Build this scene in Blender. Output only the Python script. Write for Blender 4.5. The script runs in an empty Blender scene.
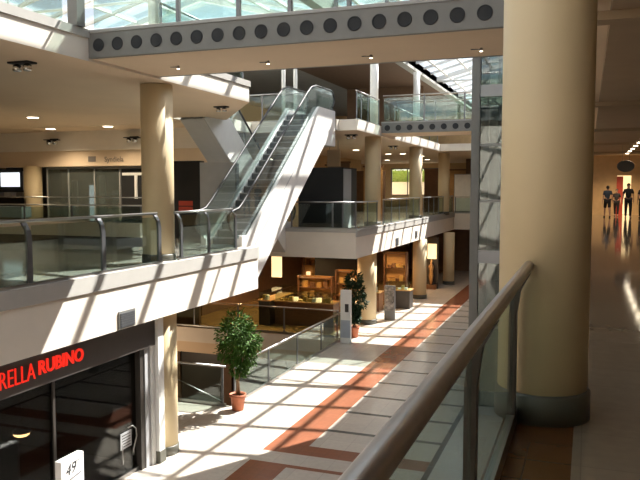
import bpy, bmesh, math, random
from mathutils import Vector, Matrix
random.seed(7)
S = bpy.context.scene
COL = S.collection
PI = math.pi

# ------------------------------------------------------------------ materials
def mat(name, col, rough=0.6, metal=0.0, var=0.06, scale=4.0, emit=None, estr=0.0, bump=0.0, spec=0.5, stretch=None):
    m = bpy.data.materials.new(name); m.use_nodes = True
    n = m.node_tree.nodes; l = m.node_tree.links
    b = n['Principled BSDF']
    b.inputs['Roughness'].default_value = rough
    b.inputs['Metallic'].default_value = metal
    b.inputs['Specular IOR Level'].default_value = spec
    tc = n.new('ShaderNodeTexCoord'); no = n.new('ShaderNodeTexNoise')
    no.inputs['Scale'].default_value = scale; no.inputs['Detail'].default_value = 4
    src = tc.outputs['Object']
    if stretch:
        mp = n.new('ShaderNodeMapping'); mp.inputs['Scale'].default_value = stretch
        l.new(src, mp.inputs['Vector']); src = mp.outputs['Vector']
    l.new(src, no.inputs['Vector'])
    rp = n.new('ShaderNodeMapRange')
    rp.inputs['From Min'].default_value = 0.3; rp.inputs['From Max'].default_value = 0.7
    rp.inputs['To Min'].default_value = 1 - var; rp.inputs['To Max'].default_value = 1 + var
    l.new(no.outputs['Fac'], rp.inputs['Value'])
    mx = n.new('ShaderNodeVectorMath'); mx.operation = 'SCALE'
    mx.inputs[0].default_value = col[:3]
    l.new(rp.outputs['Result'], mx.inputs['Scale'])
    l.new(mx.outputs['Vector'], b.inputs['Base Color'])
    if emit:
        b.inputs['Emission Color'].default_value = (*emit, 1); b.inputs['Emission Strength'].default_value = estr
    if bump:
        bp = n.new('ShaderNodeBump'); bp.inputs['Strength'].default_value = bump; bp.inputs['Distance'].default_value = 0.02
        l.new(no.outputs['Fac'], bp.inputs['Height']); l.new(bp.outputs['Normal'], b.inputs['Normal'])
    return m

def tile_mat(name, col, grout, size, rough, var=0.05, gw=0.006):
    m = bpy.data.materials.new(name); m.use_nodes = True
    n = m.node_tree.nodes; l = m.node_tree.links; b = n['Principled BSDF']
    b.inputs['Roughness'].default_value = rough
    tc = n.new('ShaderNodeTexCoord'); br = n.new('ShaderNodeTexBrick')
    br.offset = 0.0; br.squash = 1.0
    br.inputs['Scale'].default_value = 1.0
    br.inputs['Brick Width'].default_value = size; br.inputs['Row Height'].default_value = size
    br.inputs['Mortar Size'].default_value = gw; br.inputs['Mortar Smooth'].default_value = 0.3
    br.inputs['Color1'].default_value = (*[c * (1 - var) for c in col], 1)
    br.inputs['Color2'].default_value = (*[c * (1 + var) for c in col], 1)
    br.inputs['Mortar'].default_value = (*grout, 1)
    l.new(tc.outputs['Object'], br.inputs['Vector'])
    no = n.new('ShaderNodeTexNoise'); no.inputs['Scale'].default_value = 9; no.inputs['Detail'].default_value = 6
    l.new(tc.outputs['Object'], no.inputs['Vector'])
    mx = n.new('ShaderNodeMix'); mx.data_type = 'RGBA'; mx.blend_type = 'MULTIPLY'
    mx.inputs['Factor'].default_value = 0.25
    l.new(br.outputs['Color'], mx.inputs[6]); l.new(no.outputs['Fac'], mx.inputs[7])
    l.new(mx.outputs[2], b.inputs['Base Color'])
    return m

def glass(name, tint=(0.86, 0.92, 0.9), gloss=0.1, rough=0.02, body=0.0, bodycol=(0.5, 0.55, 0.55)):
    m = bpy.data.materials.new(name); m.use_nodes = True
    n = m.node_tree.nodes; l = m.node_tree.links
    for x in list(n): n.remove(x)
    out = n.new('ShaderNodeOutputMaterial'); tr = n.new('ShaderNodeBsdfTransparent'); gl = n.new('ShaderNodeBsdfGlossy')
    tr.inputs['Color'].default_value = (*tint, 1); gl.inputs['Roughness'].default_value = rough
    gl.inputs['Color'].default_value = (0.95, 0.97, 0.97, 1)
    lw = n.new('ShaderNodeLayerWeight'); lw.inputs['Blend'].default_value = 0.35
    mr = n.new('ShaderNodeMapRange'); mr.inputs['To Min'].default_value = gloss * 0.5; mr.inputs['To Max'].default_value = min(1, gloss * 5)
    l.new(lw.outputs['Fresnel'], mr.inputs['Value'])
    mx = n.new('ShaderNodeMixShader'); l.new(mr.outputs['Result'], mx.inputs['Fac'])
    last = tr.outputs['BSDF']
    if body:
        df = n.new('ShaderNodeBsdfDiffuse'); df.inputs['Color'].default_value = (*bodycol, 1)
        m2 = n.new('ShaderNodeMixShader'); m2.inputs['Fac'].default_value = body
        l.new(last, m2.inputs[1]); l.new(df.outputs['BSDF'], m2.inputs[2]); last = m2.outputs['Shader']
    l.new(last, mx.inputs[1]); l.new(gl.outputs['BSDF'], mx.inputs[2])
    l.new(mx.outputs['Shader'], out.inputs['Surface'])
    return m

def leaf_mat(name, col, var=0.3):
    m = mat(name, col, 0.65, var=var, scale=12, spec=0.25)
    return m

M = {}
M['plaster'] = mat('plaster_white', (0.78, 0.71, 0.62), 0.75, var=0.03, scale=2)
M['soffit'] = mat('soffit_beige', (0.70, 0.545, 0.385), 0.8, var=0.03, scale=1)
M['ceil_brown_shaded'] = mat('ceiling_brown_shaded', (0.33, 0.235, 0.145), 0.8, var=0.05, scale=1.5)  # brown taken darker to carry the shade of the unlit corridor ceiling
M['ceil_grey'] = mat('ceiling_grey', (0.45, 0.44, 0.41), 0.8, var=0.05, scale=1.5)
M['column'] = mat('column_cream', (0.64, 0.51, 0.31), 0.55, var=0.04, scale=1.2)
M['colbase'] = mat('column_base_grey', (0.09, 0.088, 0.07), 0.45, var=0.08)
M['white'] = mat('white_paint', (0.82, 0.82, 0.80), 0.45, var=0.03)
M['beam'] = mat('beam_grey', (0.18, 0.177, 0.168), 0.5, var=0.05, scale=6)
M['beamlight'] = mat('beam_cap_grey', (0.33, 0.33, 0.32), 0.45, var=0.04)
M['hole'] = mat('porthole_dark', (0.025, 0.027, 0.03), 0.8)  # dark discs stand in for the shade inside the open holes
M['steel'] = mat('brushed_steel', (0.42, 0.41, 0.40), 0.32, metal=1.0, var=0.06, scale=30, stretch=(1, 0.05, 1))
M['chrome'] = mat('chrome', (0.80, 0.80, 0.79), 0.2, metal=1.0, var=0.03)
M['rail'] = mat('handrail_bronze', (0.42, 0.38, 0.36), 0.33, metal=0.85, var=0.08, scale=20)
M['post'] = mat('post_grey', (0.16, 0.165, 0.175), 0.4, metal=0.6, var=0.08)
M['postbrown'] = mat('post_brown', (0.07, 0.05, 0.042), 0.4, metal=0.4, var=0.08)
M['black'] = mat('black_panel', (0.012, 0.012, 0.013), 0.6)
M['dark'] = mat('dark_bronze', (0.045, 0.038, 0.033), 0.45, var=0.1)
M['signband'] = mat('sign_band_dark', (0.07, 0.06, 0.055), 0.5, var=0.08)
M['curb'] = mat('deck_curb_grey', (0.44, 0.42, 0.39), 0.6, var=0.04)
M['greypanel'] = mat('grey_panel', (0.42, 0.42, 0.43), 0.6, var=0.04)
M['escdark'] = mat('escalator_step_grey', (0.13, 0.135, 0.14), 0.45, metal=0.5, var=0.1, scale=40)
M['escblack'] = mat('rubber_black', (0.015, 0.015, 0.017), 0.45)
M['escside'] = mat('escalator_cladding', (0.80, 0.77, 0.74), 0.5, var=0.03)
M['escunder'] = mat('escalator_soffit_grey', (0.47, 0.455, 0.44), 0.6, var=0.03)
M['glass'] = glass('balustrade_glass', (0.80, 0.88, 0.85), 0.065)
M['glassdk'] = glass('store_glass', (0.50, 0.50, 0.49), 0.035)
M['glasslift'] = glass('lift_glass', (0.46, 0.54, 0.52), 0.12, body=0.10, bodycol=(0.25, 0.31, 0.30))
M['escglass'] = glass('escalator_glass', (0.86, 0.92, 0.91), 0.07, body=0.03, bodycol=(0.75, 0.8, 0.8))  # pale diffuse share puts a whitish sheen into the glass colour
M['glassstore'] = glass('grey_green_glass', (0.62, 0.68, 0.66), 0.12, body=0.30, bodycol=(0.24, 0.27, 0.245))
M['roofglass'] = glass('skylight_glass', (0.93, 0.95, 0.96), 0.05)
M['tile'] = tile_mat('floor_cream_tile', (0.60, 0.54, 0.475), (0.47, 0.415, 0.36), 0.6, 0.18)
M['tilered'] = tile_mat('floor_terracotta_tile', (0.27, 0.10, 0.055), (0.20, 0.09, 0.055), 0.3, 0.22)
M['tilegold'] = tile_mat('arcade_golden_tile', (0.40, 0.25, 0.10), (0.28, 0.18, 0.08), 0.6, 0.15)
M['tiledark'] = mat('floor_dark_strip', (0.075, 0.08, 0.075), 0.25, var=0.1)
M['tilewalk'] = tile_mat('walkway_taupe_tile', (0.31, 0.235, 0.165), (0.25, 0.19, 0.135), 0.6, 0.07, gw=0.004)
M['tilewalkred'] = tile_mat('walkway_red_tile', (0.15, 0.06, 0.02), (0.11, 0.045, 0.02), 0.3, 0.25)
M['tiledeck'] = tile_mat('balcony_grey_tile', (0.48, 0.46, 0.40), (0.38, 0.36, 0.32), 0.6, 0.10)
M['terracotta'] = mat('terracotta_pot', (0.42, 0.13, 0.06), 0.7, var=0.12, scale=8)
M['soil'] = mat('potting_soil', (0.05, 0.035, 0.025), 0.9, bump=0.4, scale=30)
M['bark'] = mat('ficus_bark', (0.25, 0.16, 0.09), 0.8, bump=0.3, scale=20)
M['leaf'] = leaf_mat('ficus_leaf', (0.05, 0.12, 0.014))
M['leaf_shaded'] = leaf_mat('shaded_leaf', (0.02, 0.05, 0.02))  # leaf green darkened in colour for the plant standing in shade
M['hedge'] = leaf_mat('hedge_leaf', (0.30, 0.42, 0.12))
M['wood'] = mat('brown_wood', (0.16, 0.075, 0.035), 0.4, var=0.2, scale=3, stretch=(1, 1, 8))
M['woodlight'] = mat('golden_wood', (0.48, 0.27, 0.10), 0.4, var=0.15, scale=3, stretch=(1, 1, 6))
M['gold'] = mat('gold_goods', (0.75, 0.50, 0.18), 0.3, metal=0.6, var=0.2, scale=20)
M['red'] = mat('neon_red', (0.7, 0.02, 0.01), 0.4, emit=(1.0, 0.03, 0.015), estr=0.42)
M['redpaint'] = mat('red_paint', (0.55, 0.07, 0.04), 0.5)
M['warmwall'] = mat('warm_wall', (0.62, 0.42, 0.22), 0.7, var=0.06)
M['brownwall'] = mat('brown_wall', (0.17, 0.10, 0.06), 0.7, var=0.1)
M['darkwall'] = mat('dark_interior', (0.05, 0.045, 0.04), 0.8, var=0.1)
M['lamp'] = mat('downlight_lens', (1, 0.95, 0.85), 0.4, emit=(1.0, 0.86, 0.65), estr=5.0)
M['strip'] = mat('strip_diffuser', (1, 0.95, 0.85), 0.4, emit=(1.0, 0.84, 0.6), estr=12.0)
M['lampwarm'] = mat('warm_lamp', (1, 0.8, 0.5), 0.4, emit=(1.0, 0.6, 0.25), estr=6.0)
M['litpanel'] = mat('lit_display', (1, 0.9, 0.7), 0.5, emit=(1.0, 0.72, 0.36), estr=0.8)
M['litwhite'] = mat('lit_white_panel', (1, 1, 1), 0.5, emit=(0.9, 0.95, 1.0), estr=0.8)
M['bluebench'] = mat('blue_panel', (0.20, 0.30, 0.36), 0.5)
M['paper'] = mat('paper_white', (0.85, 0.84, 0.82), 0.6)
M['ink'] = mat('ink_black', (0.02, 0.02, 0.025), 0.6)
M['signgrey'] = mat('sign_letter_grey', (0.20, 0.17, 0.15), 0.6)
M['skin'] = mat('skin', (0.45, 0.26, 0.18), 0.55)
M['hair'] = mat('hair_dark', (0.02, 0.014, 0.01), 0.7)
M['shirtblue'] = mat('shirt_blue', (0.035, 0.055, 0.09), 0.8)
M['clothblack'] = mat('cloth_black', (0.02, 0.02, 0.024), 0.85)
M['clothdark'] = mat('cloth_charcoal', (0.028, 0.024, 0.026), 0.85)
M['dummy'] = M['plaster']

# ------------------------------------------------------------------ geometry helpers
ORG = {}
class MB:
    def __init__(s): s.v = []; s.f = []; s.mi = []; s.sm = []
    def add(s, vs, fs, mi=0, smooth=False):
        o = len(s.v); s.v += [Vector(p) for p in vs]
        for f in fs: s.f.append([i + o for i in f]); s.mi.append(mi); s.sm.append(smooth)
        return s
    def box(s, x0, y0, z0, x1, y1, z1, mi=0):
        x0, x1 = sorted((x0, x1)); y0, y1 = sorted((y0, y1)); z0, z1 = sorted((z0, z1))
        vs = [(x, y, z) for z in (z0, z1) for y in (y0, y1) for x in (x0, x1)]
        return s.add(vs, [(0, 2, 3, 1), (4, 5, 7, 6), (0, 1, 5, 4), (2, 6, 7, 3), (0, 4, 6, 2), (1, 3, 7, 5)], mi)
    def prism(s, poly, axis, a, b, mi=0):
        # poly: 2D pts; axis 'x' -> (y,z), 'y' -> (x,z), 'z' -> (x,y)
        def P(p, t): return {'x': (t, p[0], p[1]), 'y': (p[0], t, p[1]), 'z': (p[0], p[1], t)}[axis]
        n = len(poly); vs = [P(p, a) for p in poly] + [P(p, b) for p in poly]
        fs = [list(range(n))[::-1], list(range(n, 2 * n))] + [[i, (i + 1) % n, n + (i + 1) % n, n + i] for i in range(n)]
        return s.add(vs, fs, mi)
    def lathe(s, prof, c, seg=24, mi=0, axis='z'):
        vs = []; fs = []; k = len(prof)
        for r, h in prof:
            for i in range(seg):
                a = 2 * PI * i / seg
                p = (r * math.cos(a), r * math.sin(a), h)
                if axis == 'y': p = (p[0], p[2], p[1])
                if axis == 'x': p = (p[2], p[0], p[1])
                vs.append((c[0] + p[0], c[1] + p[1], c[2] + p[2]))
        for j in range(k - 1):
            for i in range(seg):
                fs.append((j * seg + i, j * seg + (i + 1) % seg, (j + 1) * seg + (i + 1) % seg, (j + 1) * seg + i))
        s.add(vs, fs, mi, True)
        o = len(s.v) - len(vs)
        s.f.append([o + i for i in range(seg)][::-1]); s.mi.append(mi); s.sm.append(False)
        s.f.append([o + (k - 1) * seg + i for i in range(seg)]); s.mi.append(mi); s.sm.append(False)
        return s
    def cyl(s, c, r, h, seg=20, mi=0, axis='z'): return s.lathe([(r, 0), (r, h)], c, seg, mi, axis)
    def tube(s, path, r, seg=10, mi=0):
        P = [Vector(p) for p in path]; vs = []; fs = []
        up = None
        for i, p in enumerate(P):
            t = (P[min(i + 1, len(P) - 1)] - P[max(i - 1, 0)]).normalized()
            if up is None:
                up = Vector((0, 0, 1)) if abs(t.z) < 0.9 else Vector((1, 0, 0))
            a = t.cross(up)
            if a.length < 1e-4: a = t.cross(Vector((1, 0, 0)))
            a.normalize(); b = a.cross(t).normalized(); up = b
            rr = r[i] if isinstance(r, (list, tuple)) else r
            for k in range(seg):
                q = 2 * PI * k / seg
                vs.append(p + a * rr * math.cos(q) + b * rr * math.sin(q))
        for i in range(len(P) - 1):
            for k in range(seg):
                fs.append((i * seg + k, i * seg + (k + 1) % seg, (i + 1) * seg + (k + 1) % seg, (i + 1) * seg + k))
        s.add(vs, fs, mi, True)
        o = len(s.v) - len(vs); n = len(P)
        s.f.append([o + i for i in range(seg)]); s.mi.append(mi); s.sm.append(False)
        s.f.append([o + (n - 1) * seg + i for i in range(seg)][::-1]); s.mi.append(mi); s.sm.append(False)
        return s
    def ball(s, c, rx, ry, rz, seg=14, rings=8, mi=0):
        prof = [(math.sin(PI * j / rings), -math.cos(PI * j / rings)) for j in range(rings + 1)]
        vs = []; fs = []
        for r, h in prof:
            for i in range(seg):
                a = 2 * PI * i / seg
                vs.append((c[0] + rx * r * math.cos(a), c[1] + ry * r * math.sin(a), c[2] + rz * h))
        for j in range(rings):
            for i in range(seg):
                fs.append((j * seg + i, j * seg + (i + 1) % seg, (j + 1) * seg + (i + 1) % seg, (j + 1) * seg + i))
        return s.add(vs, fs, mi, True)
    def build(s, name, m, parent=None, bevel=0.0, rotz=0.0, origin=None):
        me = bpy.data.meshes.new(name)
        org = Vector((0, 0, 0))
        if parent is not None: org = ORG[parent.name]
        elif origin is not None: org = Vector(origin)
        elif s.v:
            lo = [min(p[i] for p in s.v) for i in range(3)]; hi = [max(p[i] for p in s.v) for i in range(3)]
            org = Vector(((lo[0] + hi[0]) / 2, (lo[1] + hi[1]) / 2, lo[2]))
        me.from_pydata([tuple(p - org) for p in s.v], [], s.f)
        ms = m if isinstance(m, (list, tuple)) else [m]
        for k in ms: me.materials.append(k)
        for p, i, sm in zip(me.polygons, s.mi, s.sm): p.material_index = i; p.use_smooth = sm
        bm = bmesh.new(); bm.from_mesh(me)
        bmesh.ops.recalc_face_normals(bm, faces=bm.faces)
        if bevel:
            bmesh.ops.bevel(bm, geom=[e for e in bm.edges], offset=bevel, segments=2, affect='EDGES', clamp_overlap=True)
        bm.to_mesh(me); bm.free()
        me.update()
        o = bpy.data.objects.new(name, me); COL.objects.link(o)
        if parent is not None: o.parent = parent
        else: o.location = org
        ORG[o.name] = org
        return o

def thing(name, loc, label, cat, group=None):
    o = bpy.data.objects.new(name, None); COL.objects.link(o); o.location = loc; o.empty_display_size = 0.2
    o['label'] = label; o['category'] = cat
    if group: o['group'] = group
    ORG[o.name] = Vector(loc); return o
def tag(o, label, cat, group=None, kind=None):
    if label: o['label'] = label
    if cat: o['category'] = cat
    if group: o['group'] = group
    if kind: o['kind'] = kind
    return o
def struct(name, mb, m, label=None, cat=None, bevel=0.0):
    o = mb.build(name, m, bevel=bevel); o['kind'] = 'structure'
    if label: o['label'] = label
    if cat: o['category'] = cat
    return o
def copy_tree(o, parent=None):
    c = o.copy(); COL.objects.link(c)
    if parent is not None:
        c.parent = parent
    for ch in list(o.children): copy_tree(ch, c)
    return c
def text_mb(txt, size, place, depth=0.01, offset=0.0, font_shear=0.0):
    """mesh of a text; place(x, y, d) -> world point"""
    cu = bpy.data.curves.new('t', 'FONT'); cu.body = txt; cu.size = size; cu.extrude = depth; cu.offset = offset; cu.resolution_u = 3
    cu.shear = font_shear
    ob = bpy.data.objects.new('t', cu); COL.objects.link(ob)
    bpy.context.view_layer.update()
    dg = bpy.context.evaluated_depsgraph_get()
    me = bpy.data.meshes.new_from_object(ob.evaluated_get(dg))
    mb = MB(); vs = [v.co.copy() for v in me.vertices]; fs = [list(p.vertices) for p in me.polygons]
    x0 = min(v.x for v in vs); x1 = max(v.x for v in vs)
    mb.add([place(v.x - x0, v.y, v.z) for v in vs], fs)
    bpy.data.objects.remove(ob); bpy.data.curves.remove(cu); bpy.data.meshes.remove(me)
    return mb, x1 - x0

# ------------------------------------------------------------------ levels
G, L1, L2 = -4.1, 0.0, 4.1
FX = -7.95            # edge of the left balconies
YB, YE = -9.0, 60.0

# ------------------------------------------------------------------ ground floor with inlays
def ground_floor():
    strips = [14.1 + 1.48 * k for k in range(1, 28)]
    xs = sorted({-24, -20, -9.2, -8.6, -6.5, -5.62, -2.92, -2.80, 6})
    ys = {YB, 12.2, 13.15, 13.3, 13.9, 14.45, 16.5, 25.5, YE}
    for y in strips: ys |= {round(y - 0.075, 3), round(y + 0.075, 3)}
    for k in range(1, 14): ys |= {round(12.2 - 1.48 * k - 0.075, 3), round(12.2 - 1.48 * k + 0.075, 3)}
    ys = sorted(ys)
    mb = MB()
    for i in range(len(xs) - 1):
        for j in range(len(ys) - 1):
            x0, x1, y0, y1 = xs[i], xs[i + 1], ys[j], ys[j + 1]
            cx, cy = (x0 + x1) / 2, (y0 + y1) / 2
            if -20 < cx < -8.6 and 16.5 < cy < 25.5: continue
            mi = 0
            if cx < -9.2 and cy > 25.5: mi = 3
            elif -2.92 < cx < -2.8: mi = 2
            elif -6.5 < cx < -5.62 and (13.9 < cy < YE or cy < 13.3): mi = 1
            elif -6.5 < cx < -2.92 and (13.9 < cy < 14.45 or 12.75 < cy < 13.3): mi = 1
            elif -5.62 < cx < -2.92 and y1 - y0 < 0.16 and abs(cy - 13.22) > 0.1: mi = 2
            mb.add([(x0, y0, G), (x1, y0, G), (x1, y1, G), (x0, y1, G)], [(0, 1, 2, 3)], mi)
    o = mb.build('floor', [M['tile'], M['tilered'], M['tiledark'], M['tilegold']], origin=(0, 0, G))
    bm = bmesh.new(); bm.from_mesh(o.data); bmesh.ops.remove_doubles(bm, verts=bm.verts, dist=1e-4); bmesh.ops.recalc_face_normals(bm, faces=bm.faces)
    for f in bm.faces:
        if f.normal.z < 0: f.normal_flip()
    bm.to_mesh(o.data); bm.free()
    o['kind'] = 'structure'; o['label'] = 'cream tiled mall floor with terracotta and dark stripes'
ground_floor()

# void to the basement: slab edges and basement floor
mb = MB()
mb.box(-20.2, 16.3, G - 0.45, -8.45, 16.5, G - 0.005).box(-20.2, 25.5, G - 0.6, -8.45, 25.75, G - 0.005)
mb.box(-8.6, 16.5, G - 0.45, -8.4, 25.5, G - 0.005).box(-20.2, 16.5, G - 0.45, -20, 25.5, G - 0.005)
struct('trim_1', mb, M['plaster'])
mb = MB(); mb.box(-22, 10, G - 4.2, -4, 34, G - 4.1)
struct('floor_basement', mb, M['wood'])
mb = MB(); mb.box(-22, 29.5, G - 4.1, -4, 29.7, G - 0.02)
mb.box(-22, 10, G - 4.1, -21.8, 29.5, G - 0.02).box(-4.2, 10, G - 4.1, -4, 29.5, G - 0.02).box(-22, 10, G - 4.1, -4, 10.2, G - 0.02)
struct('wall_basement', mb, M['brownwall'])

# ------------------------------------------------------------------ decks
def poly_deck(name, poly, z0, z1, mats):
    """slab with own materials: 0 sides, 1 bottom, 2 top"""
    n = len(poly); mb = MB()
    lo = [(x, y, z0) for x, y in poly]; hi = [(x, y, z1) for x, y in poly]
    vs = lo + hi
    mb.add(vs, [list(range(n))[::-1]], 1); 
    mb.add(vs, [list(range(n, 2 * n))], 2)
    mb.add(vs, [[i, (i + 1) % n, n + (i + 1) % n, n + i] for i in range(n)], 0)
    o = mb.build(name, mats, origin=(0, 0, z1)); o['kind'] = 'structure'; return o
DM = [M['plaster'], M['soffit'], M['tiledeck']]
ESC2 = 19.12
# near left balcony, level 1
poly_deck('balcony_deck', [(-24, YB), (FX, YB), (FX, 16.8), (-8.66, 16.8), (-8.66, 17.35), (-10.0, 17.35), (-10.0, 20), (-12.4, 20), (-12.4, 25.2), (-24, 25.2)], -1.02, 0, DM)
mb = MB(); mb.box(FX - 0.25, YB, 0.0, FX + 0.03, 16.8, 0.06).box(FX - 0.02, YB, -0.22, FX + 0.03, 16.8, 0.0)
struct('trim_2', mb, M['curb'])
# far left balcony, level 1, with the bridge across the far end
poly_deck('balcony_deck', [(-24, 25.2), (FX, 25.2), (FX, 46), (6, 46), (6, YE), (-24, YE)], -1.02, 0, DM)
mb = MB(); mb.box(-12.4, 25.17, -0.06, FX, 25.4, 0.06).box(FX - 0.22, 25.4, -0.02, FX + 0.03, 46, 0.06).box(FX - 0.02, 25.2, -0.22, FX + 0.03, 46, 0)
struct('trim_3', mb, M['curb'])
# level 2 decks
poly_deck('upper_deck', [(-24, YB), (FX, YB), (FX, 16.35), (-10.6, 20.2), (-10.72, 20.2), (-10.72, ESC2), (-11.93, ESC2), (-11.93, 20.45), (-24, 20.45)], 3.7, 4.1, DM)
mb = MB(); mb.prism([(FX + 0.03, YB), (FX + 0.03, 10.2), (FX - 0.2, 10.2), (FX - 0.2, YB)], 'z', 4.08, 4.22)
mb.prism([(FX + 0.03, 12.4), (FX + 0.03, 16.38), (FX - 0.2, 16.3), (FX - 0.2, 12.4)], 'z', 4.08, 4.22)
struct('trim_4', mb, M['curb'])
poly_deck('upper_deck', [(-24, 20.5), (-12.2, 20.5), (-12.2, 25.3), (-10.0, 25.3), (-10.0, 25.06), (-8.66, 25.06), (-8.66, 25.3), (FX, 25.3), (FX, 41), (-0.31, 41), (-0.31, 46.01), (6, 46.01), (6, YE), (-24, YE)], 3.7, 4.1, DM)
# right side: the walkway we stand on, and the deck above it
mb = MB()
poly_deck('walkway_deck', [(-0.5, YB), (6, YB), (6, 46), (-0.5, 46)], -1.02, -0.012, DM)
mb = MB()
for x0, x1, mi in ((-0.5, -0.05, 1), (-0.05, 6, 0)):
    mb.add([(x0, YB, 0), (x1, YB, 0), (x1, 46, 0), (x0, 46, 0)], [(0, 1, 2, 3)], mi)
    mb.add([(x0, YB, -0.012), (x1, YB, -0.012), (x1, 46, -0.012), (x0, 46, -0.012)], [(3, 2, 1, 0)], mi)
o = mb.build('floor_walkway', [M['tilewalk'], M['tilewalkred']], origin=(0, 0, 0)); o['kind'] = 'structure'
poly_deck('upper_deck', [(-0.3, YB), (6, YB), (6, 46), (-0.3, 46)], 3.72, 4.1, DM)
mb = MB(); mb.box(0.2, YB, 3.56, 6, 46, 3.72)
struct('ceiling', mb, M['ceil_brown_shaded'])
for i, y in enumerate((8.9, 18.0, 26.0, 34.0, 42.0)):
    mb = MB(); mb.box(-0.3, y, 3.46, 6, y + 0.3, 3.56)
    struct('trim_%d' % (5 + i), mb, M['ceil_brown_shaded'])
# walls of the shell
mb = MB(); mb.box(6, YB, G, 6.2, YE, 8.2); struct('wall_right', mb, M['warmwall'])
mb = MB(); mb.box(-24.2, YB, G, -24, YE, 8.2); struct('wall_left', mb, M['warmwall'])
mb = MB(); mb.box(-24, YB - 0.2, G, 6, YB, 8.2); struct('wall_back', mb, M['plaster'])
# far wall with a window opening on level 1
mb = MB()
mb.box(-24, YE, G, 6, YE + 0.25, 1.0).box(-24, YE, 3.3, 6, YE + 0.25, 8.2)
mb.box(-24, YE, 1.0, -15.8, YE + 0.25, 3.3).box(-11.4, YE, 1.0, 6, YE + 0.25, 3.3)
struct('wall_front', mb, M['warmwall'])
mb = MB()
for x in (-15.8, -14.4, -12.9, -11.48): mb.box(x, YE, 1.0, x + 0.08, YE + 0.12, 3.3)
mb.box(-15.8, YE, 1.0, -11.4, YE + 0.12, 1.08).box(-15.8, YE, 3.22, -11.4, YE + 0.12, 3.3)
w1 = struct('window_1', mb, M['post'])
mb = MB(); mb.box(-15.72, YE + 0.05, 1.08, -11.48, YE + 0.07, 3.22)
mb.build('window_pane', M['roofglass'], w1)

# ------------------------------------------------------------------ roof
mb = MB(); mb.box(-0.3, YB, 7.9, 6.2, YE, 8.2).box(-0.3, YB, 7.5, 0.1, YE, 7.9)
struct('ceiling_right', mb, M['ceil_grey'])
mb = MB(); mb.box(-24.2, 29, 7.9, -8.6, 33, 8.2).box(-9.0, YB, 7.7, -8.6, YE, 8.2)
struct('ceiling_left', mb, M['ceil_grey'])
struct('ceiling_rear', MB().box(-14.5, 33, 7.85, -8.6, YE, 8.2), M['brownwall'])
struct('ceiling_far', MB().box(-24.2, 33, 7.88, -14.5, YE, 8.2), M['ceil_grey'])
struct('wall_upper', MB().box(-14.5, 44, 4.1, -9.6, 44.2, 7.85), M['brownwall'])
def skylight(label, XL, XR, Y0, Y1, ZE, ZM, ny, npur, every=4):
    XM = (XL + XR) / 2; half = XM - XL
    sk = thing('skylight', (XM, (Y0 + Y1) / 2, ZE), label, 'skylight')
    dy = (Y1 - Y0) / ny
    def zr(x): return ZM - abs(x - XM) / half * (ZM - ZE)
    for k in range(ny + 1):
        y = Y0 + k * dy
        big = (k % every == 0)
        hw = 0.10 if big else 0.07
        dp = 0.26 if big else 0.13
        MB().prism([(XL, ZE), (XM, ZM), (XR, ZE), (XR, ZE - dp), (XM, ZM - dp), (XL, ZE - dp)], 'y', y - hw, y + hw).build('rafter', M['white'], sk)
        if big and 0 < k < ny:
            mb = MB(); mb.tube([(XL, y, ZE - 0.25), (XR, y, ZE - 0.25)], 0.05, 8)
            for f in (0.25, 0.5, 0.75):
                x = XL + (XR - XL) * f
                mb.tube([(x, y, ZE - 0.25), (x, y, zr(x) - 0.2)], 0.035, 6)
            mb.tube([(XL + half / 2, y, ZE - 0.25), (XM, y, ZM - 0.3)], 0.03, 6).tube([(XR - half / 2, y, ZE - 0.25), (XM, y, ZM - 0.3)], 0.03, 6)
            mb.build('truss_tie', M['white'], sk)
    for i in range(1 - npur, npur):
        x = XM + i * half / (npur - 0.5); z = zr(x)
        MB().box(x - 0.06, Y0, z - 0.12, x + 0.06, Y1, z - 0.01).build('purlin', M['white'], sk)
    for k in range(ny):
        y0, y1 = Y0 + k * dy + 0.06, Y0 + (k + 1) * dy - 0.06
        for xa, xb in ((XL, XM), (XM, XR)):
            MB().prism([(xa, zr(xa) + 0.01), (xb, zr(xb) + 0.01), (xb, zr(xb) + 0.025), (xa, zr(xa) + 0.025)], 'y', y0, y1).build('glass_pane', M['roofglass'], sk)
skylight('long pitched glass roof on white rafters above the atrium', -8.6, -0.3, YB, YE, 8.2, 9.3, 37, 4)
skylight('second pitched glass roof over the top left deck behind the near bridge', -24, -8.9, YB, 29, 8.2, 10.2, 20, 5)

# ------------------------------------------------------------------ columns
def column(x, y, z0, z1, r, label, base=True, bh=0.2, m='column', name='column', group=None, cap=False):
    t = thing(name, (x, y, z0), label, 'column', group)
    MB().cyl((x, y, z0), r, z1 - z0, 40).build('shaft', M[m], t)
    if base: MB().lathe([(r + 0.02, 0), (r + 0.02, bh - 0.015), (r + 0.005, bh)], (x, y, z0), 40).build('base_ring', M['colbase'], t)
    return t
column(-0.268, 5.13, 0, 3.71, 0.298, 'thick cream column beside the walkway handrail, closest to the viewer')
column(-8.43, 12.97, 0, 3.69, 0.33, 'cream column on the near left balcony behind its railing')
column(-8.42, 13.04, G, -1.03, 0.30, 'cream column on the ground floor beside the dark shop front')
column(-8.36, 28.8, 0, 3.69, 0.33, 'cream column on the far balcony, first one past the escalator')
column(-8.33, 36.6, 0, 3.69, 0.33, 'cream column on the far balcony, second one past the escalator')
column(-8.08, 43.0, 0, 3.69, 0.33, 'cream column on the far balcony, beside the white poster board')
column(-8.62, 28.9, G, -1.03, 0.40, 'cream ground floor column beside the shaded leafy plant')
column(-8.08, 36.6, G, -1.03, 0.36, 'cream ground floor column beside the jewellery counters')
column(-7.65, 42.6, G, -1.03, 0.33, 'cream ground floor column at the far end of the arcade')
column(-8.35, 28.9, L2, 7.5, 0.17, 'slim white column on the top level, left one above the far bridge', base=False, m='white', name='slim_column')
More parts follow.
